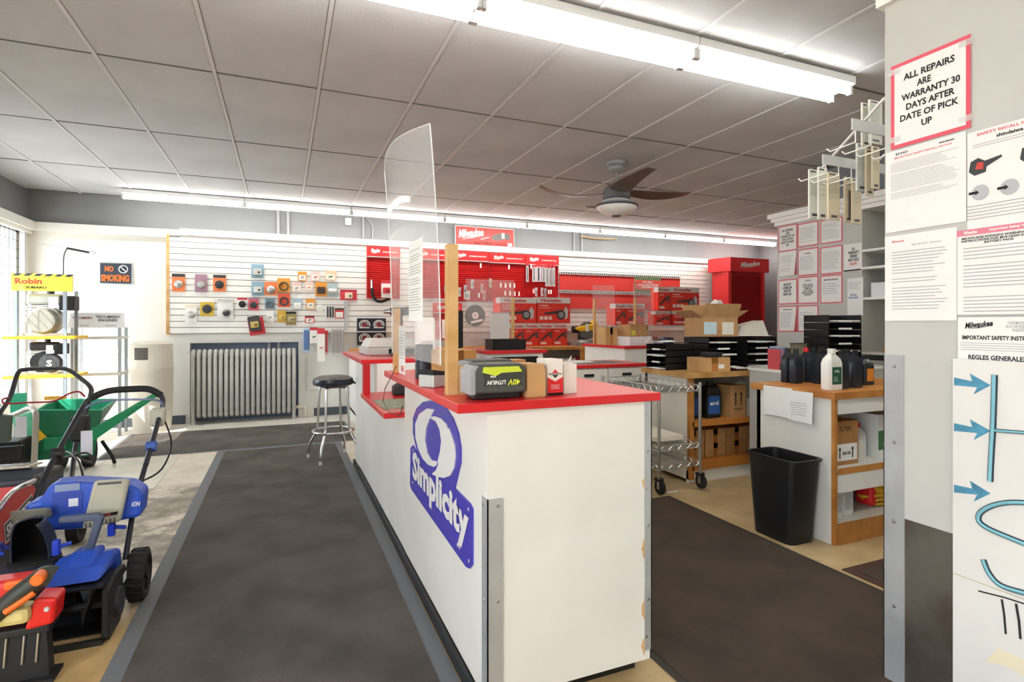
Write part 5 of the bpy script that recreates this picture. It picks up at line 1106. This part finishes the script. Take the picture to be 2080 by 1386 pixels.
t = ppaper('safety_bulletin', 'safety bulletin with pink banner about battery packs', 1946, 470, 2150, 640, None, None, [('MILWAUKEE EXPANDS WARNINGS AND\nINSTRUCTIONS FOR M18 HIGH DEMAND\nBATTERY PACK', -.05, .865, .8, .09, INK)], (19, .02, .8), k=2)
h_ = onX(1946, 470, PW).z-onX(1946, 640, PW).z; hw = (onX(1946, 470, PW).y-onX(2150, 470, PW).y)/2
bn = MB().box(-hw, hw, -.0016, -.0008, h_*.93, h_).build('pink_banner', M('dc8496', .7), t); text(bn, 'Important Safety Notice', .02, h_*.965, hw*.9, h_*.035, WH, -.002); text(bn, 'Milwaukee', -hw*.7, h_*.965, hw*.3, h_*.04, WH, -.002, shear=.3)
t = ppaper('safety_leaflet', 'battery instruction leaflet with black script logo', 1948, 645, 2150, 729, None, None, [('IMPORTANT SAFETY INSTRUCTIONS', .0, .52, .9, .1, INK), ('REGLES GENERALES', -.08, .06, .6, .11, INK), ('LITHIUM-ION BATTERY PACK\nBLOC DE PILES AU LITHIUM-ION\nPAQUETE DE BATERIA', .22, .78, .4, .24, INKG)], (5, .15, .42), k=3, bx=.94)
logo(t, -.065, .107, .075, .026, INK, -.002)
# leaning hand-lettered board
A = onX(1937, 730, PW-.02); yb1 = A.y; zb1 = A.z
hb = thing('hand_lettered_board', 'white board leaning on the partition with blue arrows and big letters', 'board', (PW-.012, yb1-.45, .002), -PI/2)
bw_ = .45; MB().box(-bw_, bw_, -.012, .006, 0, zb1).build('board', M('e0deda', .5, var=.04, scale=3), hb)
def bp(u, v): p = onX(u, v, PW-.025); return (yb1-.45-p.y, p.z-.002)
BT = M('4d8fae', .6, var=.25, scale=40); BO = M('2d3b48', .6)
def stroke(pts, r, m, name, y=-.0135, rad=True):
    P = [bp(*p) for p in pts]; MB().tube([(x, y, z) for x, z in P], r, 6).build(name, m, hb, smooth=60)
for v in (779, 872, 997):
    P = [bp(*p) for p in ((1938,v-12), (1975,v-4), (1970,v-20), (2012,v+4 if v < 990 else v+6), (1978,v+22), (1985,v+8), (1938,v+4))]
    MB().prism(P, -.0135, -.012).build('blue_arrow', BT, hb)
for r, m, y in ((.0085, BO, -.0125), (.0055, M('7fbccb', .6), -.0165)):
    stroke([(2021,762), (2018,860), (2014,930), (2012,978)], r, m, 'letter_stroke', y); stroke([(2014,874), (2050,877), (2090,880)], r*.7, m, 'letter_stroke', y)
    stroke([(2090,1022), (2050,1021), (2015,1028), (1992,1042), (1989,1058), (2005,1072), (2040,1088), (2090,1108)], r, m, 'letter_stroke', y); stroke([(1998,1137), (2010,1165), (2035,1190), (2090,1207)], r, m, 'letter_stroke', y)
stroke([(1988,1201), (2040,1214), (2090,1230)], .002, INK, 'pen_line'); stroke([(2035,1218), (2040,1250), (2043,1288)], .0025, INK, 'pen_line'); stroke([(2064,1227), (2070,1262), (2073,1298)], .003, INK, 'pen_line')
MB().prism([bp(*p) for p in ((2003,1344), (2026,1318), (2090,1345), (2090,1380), (2040,1352))], -.013, -.012).build('masking_tape', M('e6dcc0', .6), hb)
MB().box(-bw_, bw_, -.0128, -.012, bp(1937, 1165)[1]-.001, bp(1937, 1165)[1]+.001).build('joint_line', M('bdb08c', .6), hb)
# hanging paper/rag at the corner
t = thing('hanging_paper', 'long white and lilac papers hanging behind the partition corner', 'papers', (2.08, 1.315, .0)); MB().add([(.0,.0,.86), (.1,.0,.84), (.11,.0,1.25), (.08,.0,1.3)], [(0,1,2,3)]).build('white_sheet', PAPER, t, solid=.001); MB().add([(.06,.01,.79), (.15,.01,.8), (.16,.01,1.38), (.12,.01,1.38)], [(0,1,2,3)]).build('lilac_sheet', M('a9b0cf', .7), t, solid=.001); MB().tube([(.06,.02,1.3), (.1,.02,1.38), (.3,.02,1.38)], .003, 5).build('wire', STEEL, t)
# wire rack with hanging strips on the far end of the partition
rk = thing('hook_rack', 'white sloping wire rack of display hooks fixed to the partition', 'hook rack', (XP+.02, YP1+.006, 0)); WW = M('e9e9e6', .4); o_ = rk.location
def rp(u, v, Y): return onY(u, v, Y)-o_
def rail(u0, v0, u1, Y, name): 
    a_ = rp(u0, v0, Y); b_ = rp(u1, v0, Y); MB().box(a_.x, a_.x+.42, a_.y, a_.y+.006, a_.z-.045, a_.z).build(name, LGREY, rk); return a_
ya, yb_ = 1.45, 1.75
ra = rail(1732, 240, 1800, ya, 'back_rail'); rb = rail(1672, 313, 1800, yb_, 'back_rail')
r0 = rp(1797, 200, 1.34); r1 = rp(1668, 343, 1.95); MB().tube([(max(r0.x, -.0)+.0, r0.y, r0.z), r1], .006, 7).tube([(r0.x+.3, r0.y, r0.z), (r1.x+.3, r1.y, r1.z)], .006, 7).build('sloping_rod', WW, rk, smooth=60)
hooks = []
for k in range(4):
    x = ra.x+.02+.09*k; MB().tube([(x, ra.y+.003, ra.z-.005), (x, ra.y+.003, ra.z-.09), (x, ra.y+.11, ra.z-.095), (x, ra.y+.125, ra.z-.08)], .003, 5).build('hook', WW, rk)
    x2 = rb.x+.02+.085*k; MB().tube([(x2, rb.y+.003, rb.z-.005), (x2, rb.y+.003, rb.z-.085), (x2, rb.y+.13, rb.z-.09), (x2, rb.y+.145, rb.z-.075)], .003, 5).build('hook', WW, rk)
for k, (x0, y0, x1, y1, Y, lab) in enumerate(((482, 755, 580, 1225, 1.93, 'pale packet at the lower end of the wire rack'), (568, 735, 648, 1235, 1.9, 'pale packet second from the lower rack end'), (660, 780, 765, 1240, 1.86, 'tan packet third from the lower rack end'), (815, 830, 885, 1260, 1.84, 'tan packet with a dark chain visible inside'), (885, 840, 970, 1275, 1.82, 'tan packet beside the one with visible chain'), (980, 130, 1045, 550, 1.6, 'pale packet on the upper rack by the rod'), (1048, 100, 1165, 530, 1.58, 'pale blue packet at the upper end of the rack'), (930, 510, 1020, 970, 1.7, 'grey packet hanging mid rack'), (1015, 565, 1085, 1010, 1.68, 'tan packet hanging mid rack, lowest of three'), (1075, 540, 1140, 945, 1.66, 'tan packet mid rack next to partition'))):
    u0, v0 = 1540+x0*.2164, 180+y0*.2164; u1, v1 = 1540+x1*.2164, 180+y1*.2164; A = onY(u0, v0, Y); B = onY(u1, v1, Y); w_, h_ = B.x-A.x, A.z-B.z
    c = 'e0e0d6' if 'pale' in lab else ('cfd2cc' if 'grey' in lab else 'd9cdb0')
    t = thing('chain_packet', lab, 'packet', ((A.x+B.x)/2, Y, B.z), group='packets on the wire rack')
    MB().box(-w_/2, w_/2, 0, .008, 0, h_).build('packet', M(c, .5, var=.06), t); lines_mb(-w_*.4, w_*.4, h_*.45, h_*.88, 9, -.001).build('printed_text', M('b3b6ae', .7), t); MB().box(-w_*.25, w_*.25, -.0012, 0, h_*.05, h_*.1).build('barcode', DGREY, t); MB().box(-w_*.4, w_*.1, -.0012, 0, h_*.94, h_*.97).build('brand_mark', DGREY, t)
    if 'visible' in lab and 'with a' in lab: MB().tube([(0,-.003,h_*(.1+.05*j)+.0) for j in range(13)], .006, 5).build('chain', M('5c5348', .4, metal=.5), t)
    MB().tube([(0,.009,h_*.96), (0,.02,h_+.01)], .002, 4).build('hang_wire', WW, t)
p = onZ(1366, 1000)
solo(MB().prism([(-.05,-.01), (.04,-.012), (.05,.008), (-.04,.012)], 0, .004, 'xy'), 'paper_scrap', PAPER, 'small white scrap lying on the floor under the wire cart', 'scrap', (p.x, p.y, .001))
# ------------------------------------------------------------------ wastebasket
wbk = thing('wastebasket', 'tall rectangular black plastic wastebasket', 'wastebasket', (2.79, 2.43, .0005))
def ring(w_, d, z): 
    r = .04; return [(sx*(w_/2)-cx*r, sy*(d/2)-cy*r, z) for sx, sy, cx, cy in ((-1,-1,0,-1), (-1,-1,-.29,-.29), (-1,-1,-1,0), (1,-1,1,0), (1,-1,.29,-.29), (1,-1,0,-1), (1,1,0,1), (1,1,.29,.29), (1,1,1,0), (-1,1,-1,0), (-1,1,-.29,.29), (-1,1,0,1))]
MB().loft([ring(.2, .28, 0), ring(.2, .28, .003)]).build('bottom', BLACK, wbk)
m = MB(); R_ = [ring(.2, .28, 0), ring(.235, .345, .478), ring(.258, .368, .48), ring(.258, .368, .492), ring(.23, .34, .492), ring(.19, .27, .02)]
n = 12; vs = [p for r in R_ for p in r]; m.add(vs, [(i*n+k, i*n+(k+1) % n, (i+1)*n+(k+1) % n, (i+1)*n+k) for i in range(5) for k in range(n)]).build('basket', M('17181b', .45), wbk, smooth=50)
# ------------------------------------------------------------------ blue electric snow thrower
SB = M('2e56c4', .38, var=.05); SBD = M('3c5aa6', .45); SN = M('2b3244', .45); KN = M('1f3fc0', .4)
bx, by = -.88, 2.86
st = thing('snow_thrower', 'blue and black electric snow thrower with a grey charger on it', 'snow thrower', (bx, by, 0))
plate = [(-.22,.03), (-.19,.004), (-.04,.004), (.06,.07), (.09,.16), (.04,.22), (-.1,.235), (-.21,.215)]
for s in (-1, 1):
    f = MB().prism(plate, s*.225-.012, s*.225+.012, 'yz').build('side_plate', BLACKM, st, bev=.006)
    MB().lathe([(.062,.0), (.06,.012), (.045,.016), (.002,.016)] if s > 0 else [(.062,0), (.06,-.012), (.045,-.016), (.002,-.016)], (s*.237,-.075,.105), 24, 'x').build('bearing_cover', M('2f3238', .55), f, smooth=40)
MB().box(.238, .2395, -.0, .05, .15, .185).build('sticker', PAPER, st)
m = MB(); arc = [(-.2,.225), (-.06,.228), (.03,.2), (.06,.13), (.04,.06), (-.02,.012), (-.12,.008)]
for k in range(len(arc)-1): (a0, c0_), (a1, c1_) = arc[k], arc[k+1]; m.add([(-.215,a0,c0_), (.215,a0,c0_), (.215,a1,c1_), (-.215,a1,c1_)], [(0,1,2,3)])
m.build('auger_hood', BLACK, st, solid=.008)
MB().box(-.215, .215, -.215, -.19, .0, .02).build('scraper_bar', M('2a2a2c', .6), st)
au = MB().cyl((-.21,-.08,.11), (.21,-.08,.11), .018).build('auger_shaft', BLACKM, st)
for s in (-1, 1):
    m = MB()
    P = [[(s*(.2-.17*k/16), -.08+r*math.cos(k*.6), .11+r*math.sin(k*.6)) for r in (.02, .085)] for k in range(17)]
    for k in range(16): m.add([P[k][0], P[k][1], P[k+1][1], P[k+1][0]], [(0,1,2,3)])
    m.build('auger_flight', RUBBER, au, solid=.008)
CVR = [(-.17,.237), (-.1,.275), (.03,.288), (.14,.262), (.17,.18), (.1,.15), (.05,.225)]
MB().prism(CVR, .0, .2, 'yz').build('top_cover', SB, st, bev=.018); MB().prism(CVR, -.2, -.001, 'yz').build('chute_base', SN, st, bev=.018)
MB().prism([(-.12,.262), (.0,.31), (.1,.3), (.12,.265)], .05, .15, 'yz').build('cover_ridge', SB, st, bev=.015)
for s in (-1, 1):
    w_ = MB().lathe([(.085,-.035), (.108,-.032), (.113,-.02), (.113,.02), (.108,.032), (.085,.035), (.07,.0)], (s*.262,.17,.1135), 28, 'x').build('wheel', RUBBER, st, smooth=35)
    MB().lathe([(.03,-.03), (.03,.038), (.002,.038)], (s*.262,.17,.1135), 12, 'x').build('hub', BLACKM, w_)
    m = MB()
    for k in range(5): q = 2*PI*k/5; m.cyl((s*.262+s*.02,.17,.1135), (s*.262+s*.02,.17+.09*math.cos(q),.1135+.09*math.sin(q)), .012, n=6)
    m.build('spokes', BLACKM, w_)
    mt = MB()
    for k in range(20): q = 2*PI*k/20; mt.cyl((s*.262-.03,.17+.113*math.cos(q),.1135+.113*math.sin(q)), (s*.262+.03,.17+.113*math.cos(q+.12),.1135+.113*math.sin(q+.12)), .005, n=4)
    mt.build('tread_lugs', RUBBER, w_)
MB().cyl((-.25,.17,.1135), (.25,.17,.1135), .01).build('axle', STEEL, st)
# chute: open half pipe turned to the camera, deflector on top
cxl, cyl_ = -.085, .05
def chf(r, z0, z1, fw):
    return lambda s, q: (cxl+r*(1-.4*q**3)*math.sin(-2.2+4.4*s), cyl_-fw*q*q+r*math.cos(-2.2+4.4*s), z0+(z1-z0)*q)
ch = MB().sheet(chf(.075, .285, .46, .05), 14, 8).build('chute', SN, st, smooth=60, solid=.006)
MB().sheet(chf(.069, .287, .455, .05), 14, 6).build('chute_lining', BLACK, ch, smooth=60)
MB().prism([(cyl_+.12,.43), (cyl_+.09,.475), (cyl_+.06,.485), (cyl_+.085,.43)], cxl-.11, cxl+.03, 'yz').build('deflector', M('7f8078', .5), ch, bev=.01)
MB().lathe([(.09,.27), (.09,.288), (.075,.295)], (cxl, cyl_, 0), 22).build('chute_ring', BLACKM, st, smooth=40)
for x, z in ((-.19, .36), (.03, .37)):
    MB().box(x-.012, x+.012, -.1, -.07, z-.03, z+.03).cyl((x,-.085,z), (x+.04,-.05,z), .008).build('blue_knob', KN, st, bev=.004)
MB().prism([(.04,.275), (.085,.275), (.125,.425), (.0,.43), (.0,.455), (.14,.455), (.16,.435), (.11,.26), (.04,.26)], .03, .065).build('carry_handle', M('525c74', .5), st, bev=.008)
text(st, 'JOE', -.02, .262, .05, .02, PAPER, -.172)
# battery box with printed panel and charger
bb = MB().prism([(-.16,.40), (.02,.385), (.27,.41), (.28,.52), (.23,.565), (.02,.6), (-.07,.6), (-.11,.53), (-.16,.52)], .16, .3).build('battery_box', SB, st, bev=.018); bb.location.z = -.03
MB().box(-.06, .05, .157, .16, .47, .56).build('print_panel', M('2746a8', .4), bb); MB().box(.0, .035, .1555, .157, .495, .53).build('picture', M('d9dde6', .5), bb); MB().box(-.05, .04, .1575, .165, .565, .595).build('smoked_window', M('7f93b8', .25), bb)
text(bb, 'iON', .252, .475, .035, .022, PAPER, .1585, shear=.25)
chg = MB().prism([(.055,.395), (.2,.41), (.235,.60), (.1,.605)], .118, .156).build('charger', M('b5b3a2', .5, var=.08), st, bev=.014); chg.location.z = -.03
MB().prism([(.07,.435), (.19,.448), (.193,.462), (.073,.449)], .1165, .118).build('indicator_strip', BLACK, chg); text(chg, 'CHARGE', .13, .449, .07, .009, M('d9574a', .5), .116, rot=.1)
MB().prism([(.115,.588), (.205,.586), (.207,.596), (.117,.598)], .1165, .118).build('top_slot', DGREY, chg)
m = MB()
for k in range(8): m.box(.07+.015*k, .077+.015*k, .1165, .118, .404+.0015*k, .424+.0015*k)
m.build('vent_slots', M('5d5b50', .6), chg)
# handle
def hp(x, y, z): return (x-bx, y-by, z)
for pts, nm in (([hp(-.665,3.0,.2), hp(-.655,3.12,.42), hp(-.645,3.3,.56)], 'handle_tube'), ([hp(-1.06,3.02,.2), hp(-1.055,3.12,.42), hp(-1.05,3.3,.56)], 'handle_tube')):
    MB().tube(pts, .012, 9).build(nm, M('2c2f36', .35, metal=.4), st, smooth=60)
gx = ((-.645, 3.3, .56), (-.645, 3.55, .70), (-.645, 3.72, .80), (-.66, 3.77, .86), (-.72, 3.79, .895), (-.80, 3.8, .90), (-.92, 3.79, .895), (-1.0, 3.77, .86), (-1.03, 3.72, .80), (-1.04, 3.55, .70), (-1.05, 3.3, .56))
MB().tube([hp(*p) for p in gx], .0135, 10).build('handle_bar', M('26282e', .4), st, smooth=60)
MB().tube([hp(*p) for p in gx[3:8]], .0185, 10).build('foam_grip', RUBBER, st, smooth=60)
MB().tube([hp(-.64,3.7,.80), hp(-.66,3.74,.83), hp(-.75,3.77,.84), hp(-.95,3.77,.84), hp(-1.03,3.72,.8)], .006, 7).build('bail_bar', M('7c86a8', .35, metal=.4), st, smooth=60)
MB().box(*[v-bx for v in (-.69, -.62)], *[v-by for v in (3.62, 3.7)], .70, .80).build('switch_box', M('b9b7a8', .5), st, bev=.012)
for x in (-.645, -1.045): MB().cyl(hp(x-.02,3.42,.63), hp(x+.025,3.42,.63), .028, n=12).build('fold_knob', SBD if x > -.8 else BLACKM, st, smooth=40)
MB().tube([hp(-.62,3.66,.72), hp(-.58,3.6,.6), hp(-.6,3.45,.5), hp(-.66,3.3,.48), hp(-.7,3.15,.5)], .005, 6).build('cable', BLACK, st, smooth=60)
for z, x in ((.33, -.655), (.30, -1.06)): MB().cyl(hp(x-.02,3.06,z), hp(x-.06,3.05,z+.01), .009, n=8).box(x-.085-bx, x-.06-bx, 3.03-by, 3.06-by, z-.025, z+.03).build('blue_knob', KN, st)

# ------------------------------------------------------------------ red snow thrower behind it
rx_, ry_ = -1.36, 3.75
rt = thing('red_snow_thrower', 'red snow thrower with white-on-black brand strip and black loop handle', 'snow thrower', (rx_, ry_, 0)); RT = M('dc2222', .3)
def rp2(u, v, X=-1.14): p = onX(u, v, X); return (p.y-ry_, p.z)
out = [rp2(*p) for p in ((-60,1150), (-60,1085), (0,1032), (40,988), (72,985), (80,1003), (98,1022), (70,1046), (40,1082), (12,1112), (0,1130))]
MB().prism(out, -1.14-rx_, -1.42-rx_, 'yz').build('red_shroud', RT, rt, bev=.015)
a_, b_ = rp2(12, 1082), rp2(63, 1024); vs, fs = text_mesh('SNAPPER', 0, .04)
dy, dz = b_[0]-a_[0], b_[1]-a_[1]; L_ = math.hypot(dy, dz); hx = -1.139-rx_; N_ = (-dz/L_, dy/L_)
def lp(s, t, o): return (hx+o, a_[0]+dy*s+N_[0]*t, a_[1]+dz*s+N_[1]*t)
hh = .075
MB().add([lp(-.06,-hh*.62,.0005), lp(1.06,-hh*.62,.0005), lp(1.06,hh*.62,.0005), lp(-.06,hh*.62,.0005)], [(0,1,2,3)]).build('white_edge', PAPER, rt)
MB().add([lp(-.04,-hh*.54,.001), lp(1.04,-hh*.54,.001), lp(1.04,hh*.54,.001), lp(-.04,hh*.54,.001)], [(0,1,2,3)]).build('brand_strip', BLACK, rt)
me = bpy.data.meshes.new('lettering'); me.from_pydata([lp(x+.5, y*hh*.8, .0016) for x, y in vs], [], fs); me.materials.append(PAPER); o = bpy.data.objects.new('lettering', me); COL.objects.link(o); o.parent = rt
MB().prism([(-.5,.0), (-.3,.0), (-.2,.1), (-.2,.3), (-.45,.28)], -.2, .2, 'yz').build('auger_housing', BLACKM, rt, bev=.01)
MB().box(-.17, .2, -.12, .3, .16, .34).build('engine_block', BLACKM, rt, bev=.02)
MB().prism([(-.1,.34), (.3,.34), (.3,.44), (.0,.5), (-.1,.46)], -.22, .16, 'yz').build('engine_shroud', M('3a404c', .45), rt, bev=.02)
f = MB().prism([(-.02,.505), (.16,.485), (.16,.495), (-.02,.515)], -.1, .1, 'yz').build('muffler_guard', M('cfc9b4', .4), rt); m = MB()
for i in range(3):
    for j in range(4): m.box(-.085+.06*i, -.04+.06*i, .0+.04*j, .015+.04*j, .514-.0044*j, .5155-.0044*j)
m.build('guard_slots', BLACK, f)
MB().lathe([(.05,.5), (.05,.52), (.03,.53)], (-.15,-.05,-.02), 14).build('fuel_cap', M('d8b83c', .5), rt, smooth=40)
for s in (-1, 1):
    w_ = MB().lathe([(.08,-.03), (.1,-.028), (.1,.028), (.08,.03), (.06,0)], (s*.24,.22,.1005), 22, 'x').build('wheel', RUBBER, rt, smooth=40); MB().lathe([(.03,-.035), (.03,.035)], (s*.24,.22,.1005), 12, 'x').build('hub', LGREY, w_)
    MB().cyl((s*.18,.22,.1), (s*.24,.22,.1), .012).build('axle', STEEL, rt)
lo = [onD(*p) for p in ((150,930,3.45), (160,880,3.55), (182,810,3.62), (184,788,3.65), (164,769,3.7), (134,750,3.75), (90,749,3.78), (52,751,3.78), (36,759,3.75), (20,808,3.65), (-5,850,3.5), (-40,950,3.3))]
lo = [p-Vector((rx_, ry_, 0)) for p in lo]
MB().tube([(.2,.25,.3)]+lo+[(-.25,.25,.3)], .0145, 9).build('loop_handle', M('34353a', .35), rt, smooth=60)
sbar = [onD(*p)-Vector((rx_, ry_, 0)) for p in ((18,808,3.6), (5,812,3.58), (12,820,3.58), (60,818,3.6), (110,815,3.6), (140,800,3.62), (160,796,3.62), (172,806,3.6))]
MB().tube(sbar, .006, 7).build('red_bail', M('a02a34', .4), rt, smooth=60)
p = onD(163, 870, 3.42)-Vector((rx_, ry_, 0)); MB().box(p.x-.045, p.x+.045, p.y-.04, p.y+.04, p.z-.08, p.z+.08).build('switch_box', BLACKM, rt, bev=.015)
p = onD(176, 895, 3.4)-Vector((rx_, ry_, 0)); MB().box(p.x-.03, p.x+.03, p.y-.001, p.y+.001, p.z-.09, p.z+.06).build('white_tag', M('e6e6f2', .6), rt)
gb = [onX(u, v, -1.1)-Vector((rx_, ry_, 0)) for u, v in ((-30,1072), (0,1030), (22,1003), (45,988), (74,975), (100,962), (119,953))]
MB().tube(gb, .011, 9).build('chrome_bar', CHROME, rt, smooth=60); MB().tube(gb[4:], .02, 12).build('foam_grip', M('4c4741', .8), rt, smooth=60)
cb_ = [onD(*p)-Vector((rx_, ry_, 0)) for p in ((150,918,3.4), (165,932,3.35), (190,940,3.3), (175,920,3.35), (130,930,3.4), (112,925,3.4), (135,918,3.4), (158,935,3.3), (168,965,3.2))]
MB().tube(cb_, .006, 6).build('cable_bundle', BLACK, rt, smooth=60)

# ------------------------------------------------------------------ grey-framed machine beside it
gx_, gy_ = -1.95, 4.75
gm_ = thing('pressure_washer', 'grey tube-framed machine with black engine and white tag', 'pressure washer', (gx_, gy_, 0)); GF = M('a7a194', .45)
fr = [onD(*p) for p in ((68,1000,4.25), (70,930,4.25), (73,850,4.25), (70,836,4.28), (60,830,4.32), (40,838,4.4), (20,846,4.5), (-5,852,4.6))]; o_ = Vector((gx_, gy_, 0))
fr = [p-o_ for p in fr]; fr[0].z = .03
MB().tube(fr, .02, 10).build('tube_frame', GF, gm_, smooth=60); MB().tube([fr[0], (fr[0].x-.5, fr[0].y+.1, .03), (fr[0].x-.55, fr[0].y+.1, .5)], .02, 8).build('base_frame', GF, gm_, smooth=60)
p = onD(30, 905, 4.45)-o_; MB().box(p.x-.16, p.x+.07, p.y-.1, p.y+.15, p.z-.2, p.z+.05).build('engine', BLACKM, gm_, bev=.02); MB().box(p.x-.14, p.x+.1, p.y-.14, p.y-.09, p.z-.1, p.z+.02).build('muffler', BLACK, gm_, bev=.01)
p = onD(43, 865, 4.3)-o_; MB().box(p.x-.035, p.x+.035, p.y-.002, p.y, p.z-.09, p.z+.07).build('white_tag', M('dcdce8', .6), gm_)
p = onD(8, 870, 4.3)-o_; MB().prism([(p.x-.08,p.z-.12), (p.x+.05,p.z-.1), (p.x+.06,p.z+.1), (p.x-.03,p.z+.12)], p.y-.05, p.y).build('control_panel', M('4f5a52', .5), gm_, bev=.01)
MB().lathe([(.13,-.03), (.15,-.02), (.15,.02), (.13,.03)], (fr[0].x-.62,.0,.1505), 20, 'x').build('wheel', RUBBER, gm_, smooth=40)

# ------------------------------------------------------------------ green hopper machine
ex, ey = -1.85, 6.0
gh = thing('green_hopper', 'large green metal hopper with fold-out chute bar and yellow triangle', 'hopper', (ex, ey, 0)); GD = M('0d6b45', .4, var=.1, scale=3); GL = M('2fa27c', .4)
def gp(u, v, Y): p = onY(u, v, Y); return (p.x-ex, Y-ey, p.z)
fA, fB = gp(75, 834, 5.85), gp(206, 834, 5.85); fC, fD = gp(190, 925, 5.85), gp(70, 935, 5.85)
bA, bB = gp(112, 812, 6.4), gp(237, 812, 6.4)
MB().add([fD, fC, fB, fA], [(0,1,2,3)]).build('front_panel', GD, gh, solid=.012)
MB().add([fB, bB, (bB[0]-.15, bB[1], .3), fC], [(0,1,2,3)]).build('side_panel', GD, gh, solid=.012); MB().add([fA, bA, (bA[0]+.05, bA[1], .3), fD], [(0,1,2,3)]).build('side_panel', GD, gh, solid=.012)
MB().add([(bA[0]+.05, bA[1], .3), (bB[0]-.15, bB[1], .3), bB, bA], [(0,1,2,3)]).build('back_panel', GL, gh, solid=.012)
MB().tube([fA, fB, bB, bA], .01, 6, closed=True).build('rim', GL, gh)
MB().add([fD, fC, (bB[0]-.15, bB[1], .3), (bA[0]+.05, bA[1], .3)], [(0,1,2,3)]).build('floor_plate', GD, gh, solid=.012)
la, lb_, lc, ld = gp(20, 800, 6.0), gp(54, 798, 6.0), gp(54, 822, 6.0), gp(22, 850, 6.0); MB().add([la, lb_, lc, ld], [(0,1,2,3)]).build('left_wing', GL, gh, solid=.012); MB().add([ld, lc, fA, fD], [(0,1,2,3)]).build('left_slope', GREEN, gh, solid=.012)
q = [gp(178, 893, 5.75), gp(190, 899, 5.75), gp(326, 801, 5.9), gp(312, 797, 5.9)]
MB().add([gp(182, 874, 5.75), gp(187, 898, 5.75), gp(326, 801, 5.9), gp(318, 796, 5.9)], [(0,1,2,3)]).build('chute_bar', M('16915f', .4), gh, solid=.03)
MB().prism([gp(74, 868, 5.8)[::2], gp(95, 889, 5.8)[::2], gp(73, 900, 5.8)[::2]], 5.8-ey, 5.81-ey).build('warning_triangle', YELLOW, gh)
f_ = gp(112, 900, 5.8); MB().box(f_[0]-.08, f_[0]+.08, f_[1]-.02, f_[1], f_[2]-.06, f_[2]+.05).build('access_cover', GREEN, gh, bev=.01); h_ = gp(105, 810, 6.1); MB().box(h_[0]-.05, h_[0]+.1, h_[1]-.01, h_[1]+.01, h_[2]-.01, h_[2]+.02).build('orange_sticker', M('f0b040', .5), gh)
for x in (fD[0]+.1, fC[0]-.1):
    MB().cyl((x, .0, .36), (x, .0, .1), .022).build('leg', M('3c4046', .5), gh); MB().lathe([(.1,-.035), (.13,-.03), (.13,.03), (.1,.035)], (x+.03, .0, .1305), 20, 'x').build('wheel', RUBBER, gh, smooth=40)
MB().tube([(fC[0], .1, .2), (fC[0]+.1, .0, .08), (fC[0]+.12, .0, .01)], .015, 8).build('stand', BLACKM, gh)
# ------------------------------------------------------------------ small red-engined trimmer in front
hx_, hy_ = -.83, 2.34
ht = thing('hedge_trimmer', 'red-engined trimmer with black handle and orange trigger on the floor', 'trimmer', (hx_, hy_, 0)); o_ = Vector((hx_, hy_, 0))
def tp(u, v, d=1.95): return onD(u, v, d)-o_
MB().tube([tp(-40,1275,1.85), tp(0,1240,1.88), tp(40,1207,1.9), tp(70,1185,1.92), tp(92,1170,1.93), tp(108,1172,1.94)], .03, 10, r2=.036).build('rear_handle', M('33352f', .5), ht, smooth=60)
MB().lathe([(.016,-.034), (.02,-.03), (.02,.02), (.016,.03)], tuple(tp(82, 1172, 1.9)), 16, 'y').build('throttle_dial', ORANGE, ht, smooth=40)
MB().tube([tp(10,1245,1.86), tp(45,1222,1.88), tp(70,1204,1.9)], .011, 7).build('trigger', ORANGE, ht, smooth=60)
c = tp(95, 1233, 1.98); MB().prism([(c.x-.05,c.z-.055), (c.x+.035,c.z-.045), (c.x+.045,c.z+.045), (c.x-.02,c.z+.055)], c.y-.05, c.y+.05).build('starter_cover', M('dd2723', .3), ht, bev=.012)
c = tp(95, 1238, 1.92); MB().lathe([(.009,0), (.007,-.006)], tuple(c), 10, 'y').build('screw', LGREY, ht)
c = tp(38, 1180, 2.05); MB().box(c.x-.09, c.x+.06, c.y-.05, c.y+.05, c.z-.05, c.z+.02).build('cylinder_cover', M('d92b28', .3), ht, bev=.02); c = tp(40, 1182, 1.98); MB().box(c.x-.04, c.x+.02, c.y-.02, c.y, c.z-.02, c.z+.01).build('orange_cap', ORANGE, ht, bev=.008)
c = tp(25, 1245, 1.92); MB().box(c.x-.07, c.x+.06, c.y-.04, c.y+.04, c.z-.035, c.z+.025).build('fuel_tank', M('d8c986', .35), ht, bev=.02)
m = MB(); c = tp(70, 1272, 1.98); c2 = c.z
MB().box(c.x-.12, c.x+.06, c.y-.05, c.y+.05, c.z-.01, c.z+.02).build('gear_case', BLACKM, ht, bev=.008)
MB().prism([(c.x-.11,.0), (c.x+.05,.0), (c.x+.04,c.z), (c.x-.1,c.z)], c.y-.02, c.y+.03).build('bracket', BLACKM, ht)
for dx in (-.07, -.02, .02): MB().cyl((c.x+dx, c.y-.022, c.z-.01), (c.x+dx-.008, c.y-.022, .07), .004, n=8).build('bolt', STEEL, ht, smooth=40)
MB().box(c.x-.1, c.x+.07, c.y-.05, c.y+.05, .0, .012).build('base_plate', BLACKM, ht)
MB().cyl(tp(-40, 1300, 1.9), tp(15, 1318, 1.95), .012).build('drive_shaft', STEEL, ht, smooth=40)
t = solo(MB().tube([onZ(-40, 1338, .02), onZ(0, 1340, .03), onZ(30, 1343, .03), onZ(60, 1357, .012)], .011, 8), 'red_guard', M('c92834', .35), 'curved red plastic guard lying on the tan floor', 'guard', smooth=60)
